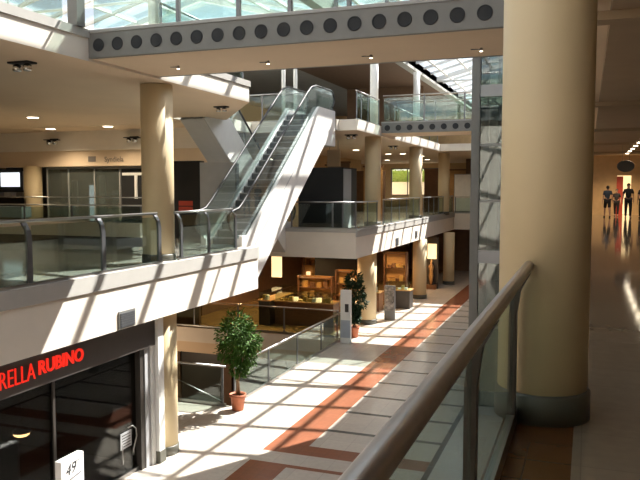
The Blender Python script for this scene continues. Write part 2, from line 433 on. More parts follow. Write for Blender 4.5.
column(-8.35, 36.7, L2, 7.5, 0.17, 'slim white column on the top level, right one above the far bridge', base=False, m='white', name='slim_column')
column(-11.25, 26.2, L2, 7.9, 0.075, 'left of two thin white poles behind the escalator top', base=False, m='white', name='slim_column')
column(-10.75, 26.2, L2, 7.9, 0.075, 'right of two thin white poles behind the escalator top', base=False, m='white', name='slim_column')
column(-8.4, 12.9, L2, 7.5, 0.13, 'slim white column on the top level above the near left balcony', base=False, m='white', name='slim_column')

# ------------------------------------------------------------------ glass railings
def railing(name, label, p0, p1, zb, h, posts, m_rail='steel', m_post='post', r=0.025, pw=0.06, pd=0.03, gl='glass', curve=None,
            zglass=0.1, second=None, bottom=True, ends=(0, 0), cat='railing', brace=False):
    p0 = Vector((p0[0], p0[1], zb)); p1 = Vector((p1[0], p1[1], zb)); d = (p1 - p0); L = d.length; d.normalize()
    nrm = Vector((-d.y, d.x, 0))
    t = thing(name, p0, label, cat)
    zt = zb + h
    def at(s, z, off=0.0): return Vector((p0.x + d.x * s + nrm.x * off, p0.y + d.y * s + nrm.y * off, z))
    path = []
    if ends[0]:
        path += [at(0, zb + 0.0), at(0, zt - 0.14), at(0.03, zt - 0.05), at(0.11, zt)]
    else: path.append(at(0, zt))
    if ends[1]:
        path += [at(L - 0.11, zt), at(L - 0.03, zt - 0.05), at(L, zt - 0.14), at(L, zb)]
    else: path.append(at(L, zt))
    MB().tube(path, r, 12).build('handrail', M[m_rail], t)
    if second: MB().tube([at(0, zb + second), at(L, zb + second)], r * 0.8, 10).build('upper_handrail', M[m_rail], t)
    off = curve if curve else 0.0
    ss = sorted(posts)
    for s in ss:
        mb = MB()
        # flat bar post leaning into the rail with a curved head
        prof = [(off, 0.0), (off, h * 0.72), (off * 0.75, h * 0.86), (0, h - r)]
        for a in range(3):
            q0, q1 = prof[a], prof[a + 1]
            c = [at(s - pw / 2, zb + q0[1], q0[0] - pd / 2), at(s + pw / 2, zb + q0[1], q0[0] - pd / 2), at(s + pw / 2, zb + q0[1], q0[0] + pd / 2), at(s - pw / 2, zb + q0[1], q0[0] + pd / 2),
                 at(s - pw / 2, zb + q1[1], q1[0] - pd / 2), at(s + pw / 2, zb + q1[1], q1[0] - pd / 2), at(s + pw / 2, zb + q1[1], q1[0] + pd / 2), at(s - pw / 2, zb + q1[1], q1[0] + pd / 2)]
            mb.add(c, [(0, 3, 2, 1), (4, 5, 6, 7), (0, 1, 5, 4), (1, 2, 6, 5), (2, 3, 7, 6), (3, 0, 4, 7)])
        mb.build('post', M[m_post], t)
    ed = [0.0] + ss + [L]
    for a, b in zip(ed[:-1], ed[1:]):
        if b - a < 0.12: continue
        a2, b2 = a + pw / 2 + 0.005, b - pw / 2 - 0.005
        mb = MB(); z0, z1 = zb + zglass, zt - r - 0.04
        c = []
        for z in (z0, z1):
            c += [at(a2, z, off - 0.006), at(b2, z, off - 0.006), at(b2, z, off + 0.006), at(a2, z, off + 0.006)]
        mb.add(c, [(0, 3, 2, 1), (4, 5, 6, 7), (0, 1, 5, 4), (1, 2, 6, 5), (2, 3, 7, 6), (3, 0, 4, 7)])
        mb.build('glass_panel', M[gl], t)
        if brace:
            MB().tube([at(a2, zt - 0.2, off + 0.03), at(b2, zb + 0.12, off + 0.03)], 0.014, 6).build('diagonal_brace', M['steel'], t)
    if bottom:
        mb = MB(); c = []
        for z in (zb + 0.0, zb + zglass):
            c += [at(0, z, off - 0.025), at(L, z, off - 0.025), at(L, z, off + 0.025), at(0, z, off + 0.025)]
        mb.add(c, [(0, 3, 2, 1), (4, 5, 6, 7), (0, 1, 5, 4), (1, 2, 6, 5), (2, 3, 7, 6), (3, 0, 4, 7)])
        mb.build('bottom_channel', M['steel'], t)
    return t
# the one under our hand
railing('glass_railing', 'walkway glass railing with thick bronze handrail running to the nearest column', (-0.35, -3.0), (-0.35, 4.86), 0.0, 1.05,
        [1.9, 3.95, 5.95, 7.72], 'rail', 'postbrown', r=0.034, pw=0.07, pd=0.05, curve=0.08, zglass=0.1)
railing('glass_railing', 'walkway glass railing continuing past the nearest column', (-0.35, 5.46), (-0.35, 12.78), 0.0, 1.05,
        [0.1, 2.0, 4.0, 6.0], 'rail', 'postbrown', r=0.034, pw=0.07, pd=0.05, curve=0.08, zglass=0.1)
# left balcony rails
railing('glass_railing', 'glass railing on the near left balcony, from the picture edge to the column', (FX - 0.16, -1.0), (FX - 0.16, 12.42), 0.06, 1.0,
        [2.3, 4.1, 5.95, 7.8, 9.76, 11.56, 13.34], 'steel', 'post', r=0.026, pw=0.10, pd=0.04, curve=-0.1, zglass=0.05)
railing('glass_railing', 'short glass railing on the near left balcony between the column and the escalator', (FX - 0.16, 13.05), (FX - 0.16, 15.72), 0.06, 1.0,
        [0.12, 1.3, 2.62], 'steel', 'post', r=0.026, pw=0.08, pd=0.04, curve=-0.1, zglass=0.05)
# low wall with double rail on the left balcony
mb = MB(); mb.box(-22, 16.55, 0, -11.3, 16.85, 0.24)
lw = thing('low_wall', (-16.6, 16.7, 0), 'low pale wall on dark plinth carrying a double rail across the left balcony', 'wall')
mb.build('plinth', M['dark'], lw)
MB().box(-22, 16.5, 0.24, -11.3, 16.9, 0.62).build('wall_body', M['plaster'], lw)
railing('glass_railing', 'double-bar glass railing on the low wall across the left balcony', (-22, 16.7), (-11.3, 16.7), 0.62, 0.48,
        [2.0, 4.3, 6.6, 8.3, 10.6], 'steel', 'post', r=0.02, pw=0.05, zglass=0.04, second=0.70)
# far balcony rails, level 1
railing('glass_railing', 'dark glass railing on the far balcony in front of the black kiosk', (-10.6, 25.32), (-8.05, 25.32), 0.06, 1.0,
        [0.05, 1.7, 2.1], 'steel', 'post', r=0.025, pw=0.06, zglass=0.05)
railing('glass_railing', 'glass railing on the far balcony from the corner to the first column', (FX - 0.08, 25.35), (FX - 0.08, 28.4), 0.06, 1.0,
        [0.1, 1.6, 2.95], 'steel', 'post', zglass=0.05)
railing('glass_railing', 'glass railing on the far balcony between its first and second columns', (FX - 0.08, 29.2), (FX - 0.08, 36.2), 0.06, 1.05,
        [0.05, 1.4, 2.8, 4.2, 5.6, 6.95], 'steel', 'post', zglass=0.05)
railing('glass_railing', 'glass railing on the far balcony beyond its second column', (FX - 0.08, 37.0), (FX - 0.08, 45.8), 0.06, 1.05,
        [0.05, 1.4, 2.8, 4.2, 5.6, 7.0, 8.75], 'steel', 'post', zglass=0.05)
railing('glass_railing', 'glass railing across the far end of the atrium in front of the poster board', (FX, 46.1), (-0.6, 46.1), 0.0, 1.05,
        [0.05, 1.5, 3.0, 4.5, 6.0, 7.3], 'steel', 'post', zglass=0.05)
# top level rails
railing('glass_railing', 'glass railing on the top left deck before the near bridge', (FX - 0.08, -1.0), (FX - 0.08, 9.7), 4.22, 1.0,
        [2.0, 4.0, 6.0, 9.1], 'steel', 'post', zglass=0.03)
railing('glass_railing', 'glass railing on the top left deck behind the near bridge', (FX - 0.08, 12.5), (FX - 0.08, 16.2), 4.22, 1.0,
        [0.05, 1.8, 3.65], 'steel', 'post', zglass=0.03)
railing('glass_railing', 'glass railing on the top level behind the escalator head', (-15.0, 25.42), (-10.0, 25.42), 4.1, 1.05,
        [0.05, 1.6, 3.2, 4.9], 'steel', 'post', zglass=0.05)
railing('glass_railing', 'glass railing on the top level between escalator and far bridge', (FX - 0.08, 25.45), (FX - 0.08, 28.5), 4.1, 1.05,
        [0.05, 0.6, 1.5, 3.0], 'steel', 'post', zglass=0.05)
railing('glass_railing', 'glass railing on the top level beyond the far bridge', (FX - 0.08, 31.0), (FX - 0.08, 40.8), 4.1, 1.05,
        [0.05, 2.5, 5.0, 7.5, 9.7], 'steel', 'post', zglass=0.05)
# ground floor void rails
railing('glass_railing', 'long glass railing beside the open stairwell with bright handrail', (-8.55, 16.55), (-8.55, 25.3), G, 1.05,
        [0.05, 2.2, 4.4, 6.6, 8.7], 'steel', 'post', r=0.03, zglass=0.08)
railing('glass_railing', 'short dark framed railing beside the potted ficus', (-13.4, 16.4), (-8.7, 16.4), G, 1.05,
        [0.05, 2.4, 4.6], 'steel', 'post', r=0.025, zglass=0.08, brace=True)
railing('glass_railing', 'glass railing on the far side of the open stairwell before the counters', (-20, 25.6), (-8.75, 25.6), G, 1.05,
        [0.05, 2.5, 5.0, 7.0, 9.0, 11.2], 'steel', 'post', r=0.022, zglass=0.08)

# ------------------------------------------------------------------ bridges
def bridge(y0, y1, x0, x1, zb, zt, label, hole_x, hr, posts, rail_r=0.025, hsp=0.37):
    t = thing('footbridge', (x0, y0, zb), label, 'bridge')
    MB().box(x0, y0 + 0.1, zb + 0.02, x1, y1 - 0.1, zt - 0.02).build('walk_slab', M['soffit'], t)
    MB().box(x0, y0 + 0.08, zb - 0.0, x1, y1 - 0.08, zb + 0.02).build('soffit', M['soffit'], t)
    for yy, s in ((y0, 1), (y1 - 0.1, -1)):
        b = MB().box(x0, yy, zb, x1, yy + 0.1, zt).build('side_beam', M['beam'], t)
        MB().box(x0, yy - 0.02, zt, x1, yy + 0.14, zt + 0.05).build('cap_strip', M['beamlight'], b)
        yf = yy - 0.012 if s == 1 else yy + 0.1
        n = 0
        x = hole_x
        while x < x1 - hr and n < 40:
            if x - hr > x0:
                MB().lathe([(hr + 0.018, 0.004), (hr + 0.018, 0.0), (hr, 0.0), (hr, 0.012)], (x, yf, (zb + zt) / 2), 24, 0, 'y').build('porthole', M['hole'], b)
            x += hsp; n += 1
        # glass balustrade of the bridge
        yc = yy + 0.05
        for px in posts:
            MB().box(px - 0.03, yc - 0.03, zt + 0.05, px + 0.03, yc + 0.03, zt + 1.08).build('post', M['post'], t)
        e = [x0 + 0.05] + list(posts) + [x1 - 0.05]
        for a, c in zip(e[:-1], e[1:]):
            if c - a > 0.2: MB().box(a + 0.04, yc - 0.006, zt + 0.08, c - 0.04, yc + 0.006, zt + 1.02).build('glass_panel', M['glass'], t)
        MB().tube([(x0 + 0.05, yc, zt + 1.1), (x1 - 0.05, yc, zt + 1.1)], rail_r, 10).build('handrail', M['steel'], t)
    return t
bridge(10.2, 12.42, FX, -0.3, 3.75, 4.16, 'grey footbridge with round holes crossing overhead, nearest of two', -7.74, 0.09,
       [-6.23, -5.15, -4.29, -3.35, -2.41], hsp=0.374)
bridge(28.6, 30.9, FX, -0.3, 3.82, 4.22, 'distant grey footbridge with round holes past the escalator', -7.7, 0.10,
       [-6.2, -4.6, -3.0, -1.5], hsp=0.46)
# dark corner post where deck and near bridge meet
t = tag(MB().box(FX - 0.12, 9.84, 4.22, FX + 0.07, 10.04, 7.5).build('steel_post', M['beam']), 'dark steel post at the corner of top deck and near bridge', 'post')

# ------------------------------------------------------------------ escalators
def escalator(x0, x1, fy, label, yend, zl, seam=True, dep=1.42):
    """profile runs along a local y (rise starts at y = 0); fy maps it to world y"""
    t = thing('escalator', ((x0 + x1) / 2, fy(0), 0), label, 'escalator')
    k = 0.735; yb = 4.1 / k
    def pr(poly): return [(fy(y), z) for y, z in poly]
    zb = zl                                  # underside of the upper landing
    kn = (zb + dep) / k; kl = (-1.0 + dep) / k
    side = [(-0.35, -1.0), (-0.35, 0.28), (0.1, 0.28), (yb + 0.05, 4.37), (yend, 4.37), (yend, zb), (kn, zb), (kl, -1.0)]
    for xa in (x0, x1 - 0.09):
        MB().prism(pr(side), 'x', xa, xa + 0.09).build('side_panel', M['escside'], t)
    if seam:
        MB().prism(pr([(0.45, -0.02), (0.45, 0.015), (yb, 3.80), (yb, 3.765)]), 'x', x1, x1 + 0.006).build('seam_strip', M['greypanel'], t)
    MB().prism(pr([(-0.35, -1.02), (kl + 0.01, -1.02), (kn + 0.02, zb - 0.02), (yend, zb - 0.02), (yend, zb + 0.02), (kn, zb + 0.02), (kl - 0.01, -0.98), (-0.35, -0.98)]), 'x', x0 + 0.02, x1 - 0.02).build('underside', M['escunder'], t)
    xi0, xi1 = x0 + 0.16, x1 - 0.16
    for xa, xb in ((x0 + 0.09, xi0), (xi1, x1 - 0.09)):
        MB().prism(pr([(-0.35, -0.3), (-0.35, 0.2), (0.1, 0.2), (yb + 0.05, 4.3), (yend, 4.3), (yend, 3.9), (yb + 0.2, 3.9), (0.3, -0.3)]), 'x', xa, xb).build('skirt', M['white'], t)
    n = 20; run = 4.1 / k / n; rise = 4.1 / n
    for i in range(n):
        y = i * run; z = (i + 1) * rise
        st = MB().prism(pr([(y, z - rise), (y, z), (y + run, z), (y + run, z - 0.06), (y + 0.05, z - rise - 0.02)]), 'x', xi0 + 0.01, xi1 - 0.01).build('step', M['escdark'], t)
        MB().prism(pr([(y - 0.004, z - 0.03), (y - 0.004, z + 0.004), (y + 0.05, z + 0.004), (y + 0.05, z)]), 'x', xi0 + 0.012, xi1 - 0.012).build('nosing', M['greypanel'], st)
    for y0_, y1_, z in ((-1.2, 0, 0.012), (yb, yend, 4.112)):
        MB().prism(pr([(y0_, z - 0.011), (y0_, z + 0.01), (y1_, z + 0.01), (y1_, z - 0.011)]), 'x', xi0 + 0.01, xi1 - 0.01).build('landing_plate', M['steel'], t)
    e = yend - 0.1
    up = [(-0.62, 0.35), (-0.82, 0.5), (-0.90, 0.68), (-0.82, 0.86), (-0.65, 0.97), (-0.3, 1.03), (0.0, 1.22), (0.33, 1.47), (4.75, 4.72), (5.15, 4.97), (5.6, 5.08), (e, 5.10), (e + 0.2, 5.02), (e + 0.3, 4.83), (e + 0.25, 4.66), (e + 0.1, 4.52)]
    for xc in (x0 + 0.115, x1 - 0.115):
        MB().prism(pr([(-0.47, 0.25)] + [(y, z - 0.03) for y, z in up[1:-1]] + [(e + 0.05, 4.3), (yb + 0.05, 4.3), (0.1, 0.22)]), 'x', xc - 0.006, xc + 0.006).build('glass_balustrade', M['escglass'], t)
        MB().tube([(xc, fy(y), z) for y, z in up], 0.032, 10).build('handrail', M['escblack'], t)
    return t
escalator(-9.95, -8.7, lambda y: 17.75 + y, 'white sided escalator climbing from left balcony to top level', 7.27, 3.1)
escalator(-11.6, -10.75, lambda y: ESC2 + 0.03 + 6.4 - y, 'second escalator behind, its grey underside descending away from the top deck', 6.4, 3.66, False, 1.09)

# ------------------------------------------------------------------ glass lift
lf = thing('glass_lift', (-1.7, 18.9, G), 'tall glass lift shaft in grey frame left of the nearest column', 'elevator')
lx0, lx1, ly0, ly1 = -2.72, -0.9, 18.0, 19.8
for x in (lx0, lx1):
    for y in (ly0, ly1):
        MB().box(x, y, G, x + 0.2, y + 0.2, 7.7).build('frame_post', M['beam'], lf)
for z0, z1 in ((-0.28, 0.03), (3.8, 4.08), (7.4, 7.7), (G, G + 0.2)):
    MB().box(lx0 + 0.2, ly0 + 0.03, z0, lx1, ly0 + 0.17, z1).build('transom', M['greypanel'], lf)
    MB().box(lx0 + 0.2, ly1 + 0.03, z0, lx1, ly1 + 0.17, z1).build('transom', M['greypanel'], lf)
    MB().box(lx0 + 0.03, ly0 + 0.2, z0, lx0 + 0.17, ly1, z1).build('transom', M['greypanel'], lf)
for z in (1.23, 2.6, -1.9, 5.6):
    MB().box(lx0 + 0.2, ly0 + 0.06, z, lx1, ly0 + 0.12, z + 0.06).build('glazing_bar', M['beamlight'], lf)
for z0, z1 in ((G + 0.2, -0.28), (0.03, 3.8), (4.08, 7.4)):
    MB().box(lx0 + 0.2, ly0 + 0.09, z0, lx1, ly0 + 0.105, z1).build('glass_wall', M['glasslift'], lf)
    MB().box(lx0 + 0.09, ly0 + 0.2, z0, lx0 + 0.105, ly1, z1).build('glass_wall', M['glasslift'], lf)
    MB().box(lx0 + 0.2, ly1 + 0.09, z0, lx1, ly1 + 0.105, z1).build('glass_wall', M['glasslift'], lf)
for x in (lx0 + 0.45, lx1 - 0.25): MB().box(x, ly1 - 0.25, G, x + 0.06, ly1 - 0.15, 7.6).build('guide_rail', M['post'], lf)
car = MB().box(lx0 + 0.35, ly0 + 0.35, G + 0.2, lx1 - 0.15, ly1 - 0.3, G + 2.5).build('lift_car', M['dark'], lf)

# ------------------------------------------------------------------ lower left shop
SX = -8.4
sf = thing('storefront', (SX, 8, G), 'dark glazed shop front under the red lettered sign', 'shop front')
for y in (2.0, 5.8, 9.62): MB().box(SX - 0.05, y - 0.03, G, SX + 0.04, y + 0.03, -1.62).build('mullion', M['dark'], sf)
MB().box(SX - 0.05, 2, G, SX + 0.05, 12.0, G + 0.08).build('sill', M['steel'], sf)
for a, b in ((2.03, 5.77), (5.83, 9.59)): MB().box(SX - 0.012, a, G + 0.08, SX + 0.012, b, -1.62).build('glass_pane', M['glassdk'], sf)
dr = MB().box(SX - 0.012, 9.65, G + 0.08, SX + 0.012, 11.98, -1.62).build('glass_door', M['glassdk'], sf)
MB().tube([(SX + 0.02, 11.7, -3.14), (SX + 0.06, 11.8, -3.12), (SX + 0.08, 11.88, -3.2), (SX + 0.08, 11.9, -3.36), (SX + 0.07, 11.8, -3.6), (SX + 0.02, 11.86, -3.74)], 0.013, 8).build('door_handle', M['steel'], dr)
MB().tube([(SX + 0.03, 11.5, -3.4), (SX + 0.03, 11.5, -3.82)], 0.012, 8).build('lock_bar', M['steel'], dr)
nb = MB().box(SX + 0.014, 11.45, -3.52, SX + 0.03, 11.8, -3.2).build('notice_plate', M['greypanel'], dr)
mbl = MB()
for i in range(5): mbl.box(SX + 0.03, 11.49, -3.48 + i * 0.055, SX + 0.033, 11.76, -3.46 + i * 0.055)
mbl.build('notice_line', M['dark'], nb)
MB().box(SX - 0.12, 12.0, G, SX + 0.12, 12.14, -1.62).build('door_jamb', M['dark'], sf)
MB().box(SX - 0.12, 12.14, G, SX + 0.14, 12.3, -1.62).build('side_frame', M['greypanel'], sf)
MB().box(SX - 0.14, 12.32, G, SX + 0.18, 12.42, -1.62).build('edge_trim', M['white'], sf)
pil = thing('pilaster', (-8.4, 12.55, G), 'narrow white pilaster between shop front and ground floor column', 'pilaster')
MB().box(-8.55, 12.44, G + 0.25, -8.14, 12.64, -1.03).build('pilaster_body', M['white'], pil)
MB().box(-8.57, 12.43, G, -8.12, 12.65, G + 0.25).build('plinth', M['colbase'], pil)
# sign
sg = thing('shop_sign', (-8.2, 8, -1.62), 'dark shop sign band with glowing red letters', 'sign')
MB().box(-8.32, 2, -1.62, -8.2, 12.42, -1.03).build('sign_board', M['signband'], sg)
mb_, w_ = text_mb('RELLA', 0.40, lambda x, y, d: (-8.185 + d, 8.27 + x * 0.70, -1.47 + y), 0.012, -0.006)
mb_.build('thin_lettering', M['red'], sg)
mb_, w_ = text_mb('RUBINO', 0.31, lambda x, y, d: (-8.185 + d, 9.09 + x * 0.965, -1.42 + y), 0.012, 0.007)
mb_.build('bold_lettering', M['red'], sg)
# interior box of the shop
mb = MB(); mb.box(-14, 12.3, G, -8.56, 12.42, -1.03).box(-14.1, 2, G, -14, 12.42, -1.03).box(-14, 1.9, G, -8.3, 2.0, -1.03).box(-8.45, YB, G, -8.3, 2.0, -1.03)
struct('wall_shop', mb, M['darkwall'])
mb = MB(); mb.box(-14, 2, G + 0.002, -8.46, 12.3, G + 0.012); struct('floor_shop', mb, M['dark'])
# clothes rail inside, barely seen
for (x, y0, y1, lab) in ((-10.2, 6.4, 8.6, 'clothes rail with dark garments inside the dark shop, left of the door'),):
    cr = thing('clothes_rail', (x, y0, G + 0.012), lab, 'clothes rail')
    MB().tube([(x, y0, G + 0.012), (x, y0, G + 1.5), (x, y1, G + 1.5), (x, y1, G + 0.012)], 0.02, 8).build('rail_frame', M['steel'], cr)
    for i in range(9):
        y = y0 + 0.2 + i * 0.22
        MB().prism([(x - 0.22, G + 0.6), (x - 0.25, G + 1.3), (x, G + 1.45), (x + 0.25, G + 1.3), (x + 0.22, G + 0.6)], 'y', y, y + 0.07).build('garment', M['clothdark'] if i % 3 else M['brownwall'], cr)
# pendant lamp glowing in the shop
PLY, PLZ = 9.86, -2.74
pl = thing('pendant_lamp', (-9.3, PLY, -1.6), 'small glowing pendant lamp inside the dark shop window', 'lamp')
MB().tube([(-9.3, PLY, -1.03), (-9.3, PLY, PLZ + 0.12)], 0.008, 6).build('cord', M['black'], pl)
MB().lathe([(0.03, 0.12), (0.16, 0.02), (0.17, 0.0), (0.15, 0.0)], (-9.3, PLY, PLZ), 20).build('shade', M['dark'], pl)
MB().ball((-9.3, PLY, PLZ - 0.03), 0.14, 0.14, 0.06).build('bulb', M['lampwarm'], pl)
# price stand outside
bd = thing('price_board', (-7.7, 9.2, G), 'white upright price board reading 49 outside the dark shop', 'sign')
MB().box(-7.78, 8.93, G + 0.02, -7.66, 9.48, -2.74).build('board', M['paper'], bd, bevel=0.008)
MB().box(-7.9, 8.88, G, -7.54, 9.53, G + 0.03).build('foot_plate', M['beamlight'], bd)
mb_, w_ = text_mb('49', 0.25, lambda x, y, d: (-7.657 + d, 9.04 + x, -3.02 + y + x * 0.1), 0.002, 0.0, 0.2)
mb_.build('price_lettering', M['ink'], bd)
MB().tube([(-7.656, 9.08, -3.1), (-7.656, 9.40, -3.05)], 0.006, 6).build('underline', M['ink'], bd)
for i, (a, b, z) in enumerate(((9.2, 9.42, -2.84), (9.05, 9.36, -3.2), (9.05, 9.4, -3.27))):
    MB().box(-7.659, a, z, -7.655, b, z + 0.018).build('small_print', M['greypanel'], bd)

# vents and fixtures on fascias
def vent(x, y0, y1, z0, z1, label):
    v = thing('wall_vent', (x, (y0 + y1) / 2, z0), label, 'vent', None)
    MB().box(x, y0, z0, x + 0.03, y1, z1).build('vent_frame', M['beam'], v)
    mb = MB()
    for i in range(6):
        z = z0 + 0.03 + (z1 - z0 - 0.06) * i / 6
        mb.box(x + 0.03, y0 + 0.03, z, x + 0.04, y1 - 0.03, z + (z1 - z0) / 9)
    mb.build('louvre', M['post'], v)
vent(FX + 0.0, 10.87, 11.36, -1.0, -0.68, 'square grey louvre vent on the sunlit near balcony fascia')
vent(FX + 0.0, 31.05, 31.5, -0.97, -0.62, 'small dark vent on the sunlit far balcony fascia, left one')
vent(FX + 0.0, 34.9, 35.3, -0.85, -0.52, 'small dark vent on the sunlit far balcony fascia, right one')

# ------------------------------------------------------------------ spotlights and downlights
def twin_spot(x, y, z, label, sc=1.0, stem=0):
    t = thing('twin_spotlight', (x, y, z), label, 'spotlight', 'twin spotlights under the decks')
    MB().box(x - 0.3 * sc, y - 0.16 * sc, z - 0.03, x + 0.3 * sc, y + 0.16 * sc, z - 0.001).build('housing', M['black'], t)
    if stem: MB().box(x - 0.2 * sc, y + 0.12 * sc, z - 0.03, x + 0.2 * sc, y + 0.152, z + 0.04).build('bracket', M['black'], t)
    for s in (-1, 1):
        hd = MB().lathe([(0.04 * sc, 0.0), (0.10 * sc, -0.03), (0.11 * sc, -0.15 * sc), (0.085 * sc, -0.17 * sc)], (x + s * 0.15 * sc, y, z - 0.03), 16).build('spot_head', M['chrome'], t)
        MB().cyl((x + s * 0.15 * sc, y, z - 0.03 - 0.172 * sc), 0.08 * sc, 0.004, 16).build('lens', M['greypanel'], hd)
twin_spot(-9.06, 9.87, 3.7, 'twin spotlight in black recess under the top left deck, nearest', 0.72)
twin_spot(-9.02, 16.9, 3.7, 'twin spotlight in black recess at the tip of the top left deck', 0.6)
twin_spot(-8.85, 27.4, 3.7, 'twin spotlight under the top deck beside first far balcony column', 0.8)
twin_spot(-9.17, 35.2, 3.7, 'twin spotlight under the top deck between first and second far columns', 0.8)
twin_spot(-18.9, 22.0, 3.4, 'twin spotlight on the bulkhead above the grey glass store, left one', 0.9, 0.3)
twin_spot(-15.35, 22.0, 3.4, 'twin spotlight on the bulkhead above the grey glass store, right one', 0.9, 0.3)

def downlight(x, y, z, label, r=0.16, group='round ceiling downlights', power=0, cold=False):
    t = thing('downlight', (x, y, z), label, 'ceiling light', group)
    MB().lathe([(r + 0.03, 0), (r + 0.03, -0.02), (r, -0.02)], (x, y, z), 20).build('trim_ring', M['white'], t)
    MB().cyl((x, y, z - 0.028), r, 0.008, 20).build('lens', M['lamp'], t)
    if power:
        l = bpy.data.lights.new('downlight_lamp', 'SPOT'); l.energy = power; l.color = (1.0, 0.82, 0.58); l.shadow_soft_size = r
        l.spot_size = 2.4; l.spot_blend = 0.6
        lo = bpy.data.objects.new('downlight_lamp', l); COL.objects.link(lo); lo.location = (0, 0, -0.06); lo.parent = t
    return t
downlight(-15.63, 17.4, 3.7, 'round downlight on the left balcony ceiling, nearest of three', power=220)
downlight(-18.0, 20.9, 3.7, 'round downlight on the left balcony ceiling, far left of three', power=220)
downlight(-15.45, 20.77, 3.7, 'round downlight on the left balcony ceiling near the column', power=220)
FARL = [(-13.2, 38.0), (-12.0, 38.0), (-11.5, 43.0), (-10.6, 43.0), (-10.2, 46.5), (-12.8, 33.0), (-11.0, 52), (-14.0, 52)]
for i, (x, y) in enumerate(FARL):
    downlight(x, y, 3.7, 'round downlight in the warm far balcony ceiling', 0.17, 'downlights in the far balcony ceiling', power=90)
# bridge underside spots
for i, (x, y) in enumerate(((-6.96, 11.39), (-5.24, 11.49), (-3.42, 11.57), (-1.64, 11.6))):
    labs = ('small spot under the near bridge, closest to the left deck', 'small spot under the near bridge, second from the left deck',
            'small spot under the near bridge, third from the left deck', 'small spot under the near bridge, beside the nearest column')
    t = thing('bridge_spot', (x, y, 3.75), labs[i], 'spotlight', 'spots under the near bridge')
    MB().tube([(x - 0.14, y, 3.735), (x, y, 3.73)], 0.008, 6).build('arm', M['post'], t)
    MB().lathe([(0.02, 0), (0.03, -0.03), (0.03, -0.05)], (x + 0.02, y, 3.75), 12).build('spot_head', M['steel'], t)
    MB().cyl((x + 0.02, y, 3.694), 0.024, 0.005, 12).build('lens', M['lamp'], t)

# ------------------------------------------------------------------ plants
def plant(name, label, x, y, z, ph, pr, tr_h, blobs, nleaf, lsize, lm, seed, trunks=3):
    rnd = random.Random(seed)
    t = thing(name, (x, y, z), label, 'potted plant')
    MB().lathe([(pr * 0.72, 0), (pr * 0.95, ph * 0.82), (pr * 1.06, ph * 0.82), (pr * 1.08, ph), (pr * 0.96, ph), (pr * 0.92, ph - 0.04)], (x, y, z), 28).build('pot', M['terracotta'], t)
    MB().cyl((x, y, z + ph - 0.06), pr * 0.93, 0.02, 24).build('soil', M['soil'], t)
    mb = MB()
    for i in range(trunks):
        a = i * 2.1
        mb.tube([(x + 0.06 * math.cos(a), y + 0.06 * math.sin(a), z + ph - 0.08), (x + 0.02 * math.cos(a + 1), y + 0.02 * math.sin(a + 1), z + ph + tr_h * 0.5),
                 (x + 0.10 * math.cos(a + 2), y + 0.1 * math.sin(a + 2), z + ph + tr_h), (x + 0.18 * math.cos(a + 2.3), y + 0.18 * math.sin(a + 2.3), z + ph + tr_h + 0.55)], [0.028, 0.025, 0.02, 0.01], 8)
    mb.build('trunk', M['bark'], t)
    mb = MB()
    for i in range(nleaf):
        bx, by, bz, br = blobs[rnd.randrange(len(blobs))]
        while True:
            d = Vector((rnd.uniform(-1, 1), rnd.uniform(-1, 1), rnd.uniform(-1, 1)))
            if 0.25 < d.length < 1: break
        d = d * (0.75 + 0.25 * rnd.random()) if d.length > 0.6 else d * 1.3
        p = Vector((x + bx, y + by, z + bz)) + d * br
        L = lsize * rnd.uniform(0.7, 1.25); W = L * 0.42
        dirv = (d.normalized() + Vector((rnd.uniform(-.6, .6), rnd.uniform(-.6, .6), rnd.uniform(-1.0, 0.1)))).normalized()
        sd = dirv.cross(Vector((rnd.uniform(-1, 1), rnd.uniform(-1, 1), rnd.uniform(0.2, 1)))).normalized()
        nn = sd.cross(dirv) * (L * 0.08)
        vs = [p, p + dirv * L * 0.3 + sd * W * 0.45 - nn, p + dirv * L * 0.65 + sd * W * 0.4 - nn, p + dirv * L,
              p + dirv * L * 0.65 - sd * W * 0.4 - nn, p + dirv * L * 0.3 - sd * W * 0.45 - nn, p + dirv * L * 0.5 + nn]
        mb.add(vs, [(0, 1, 6), (1, 2, 6), (2, 3, 6), (3, 4, 6), (4, 5, 6), (5, 0, 6)], 0, True)
    o = mb.build('foliage', lm, t)
    return t
plant('potted_ficus', 'tall bushy green ficus in terracotta pot in the sunlight', -8.28, 16.25, G, 0.42, 0.20, 0.62,
      [(0.0, 0, 2.2, 0.40), (-0.18, 0.05, 1.92, 0.46), (0.22, -0.1, 1.92, 0.46), (0.0, 0.1, 1.6, 0.50), (0.2, 0, 1.40, 0.36), (-0.24, 0, 1.5, 0.36), (0.28, 0.1, 1.75, 0.36), (0.04, 0, 1.1, 0.26)], 3600, 0.095, M['leaf'], 3)
plant('potted_plant', 'leafy potted plant coloured for shade behind the white totem sign', -8.25, 25.95, G, 0.42, 0.20, 0.5,
      [(0, 0, 2.2, 0.36), (0, 0, 1.8, 0.44), (0.1, 0, 1.4, 0.42), (-0.1, 0, 1.05, 0.34), (0, 0, 0.8, 0.25)], 1800, 0.14, M['leaf_shaded'], 5)
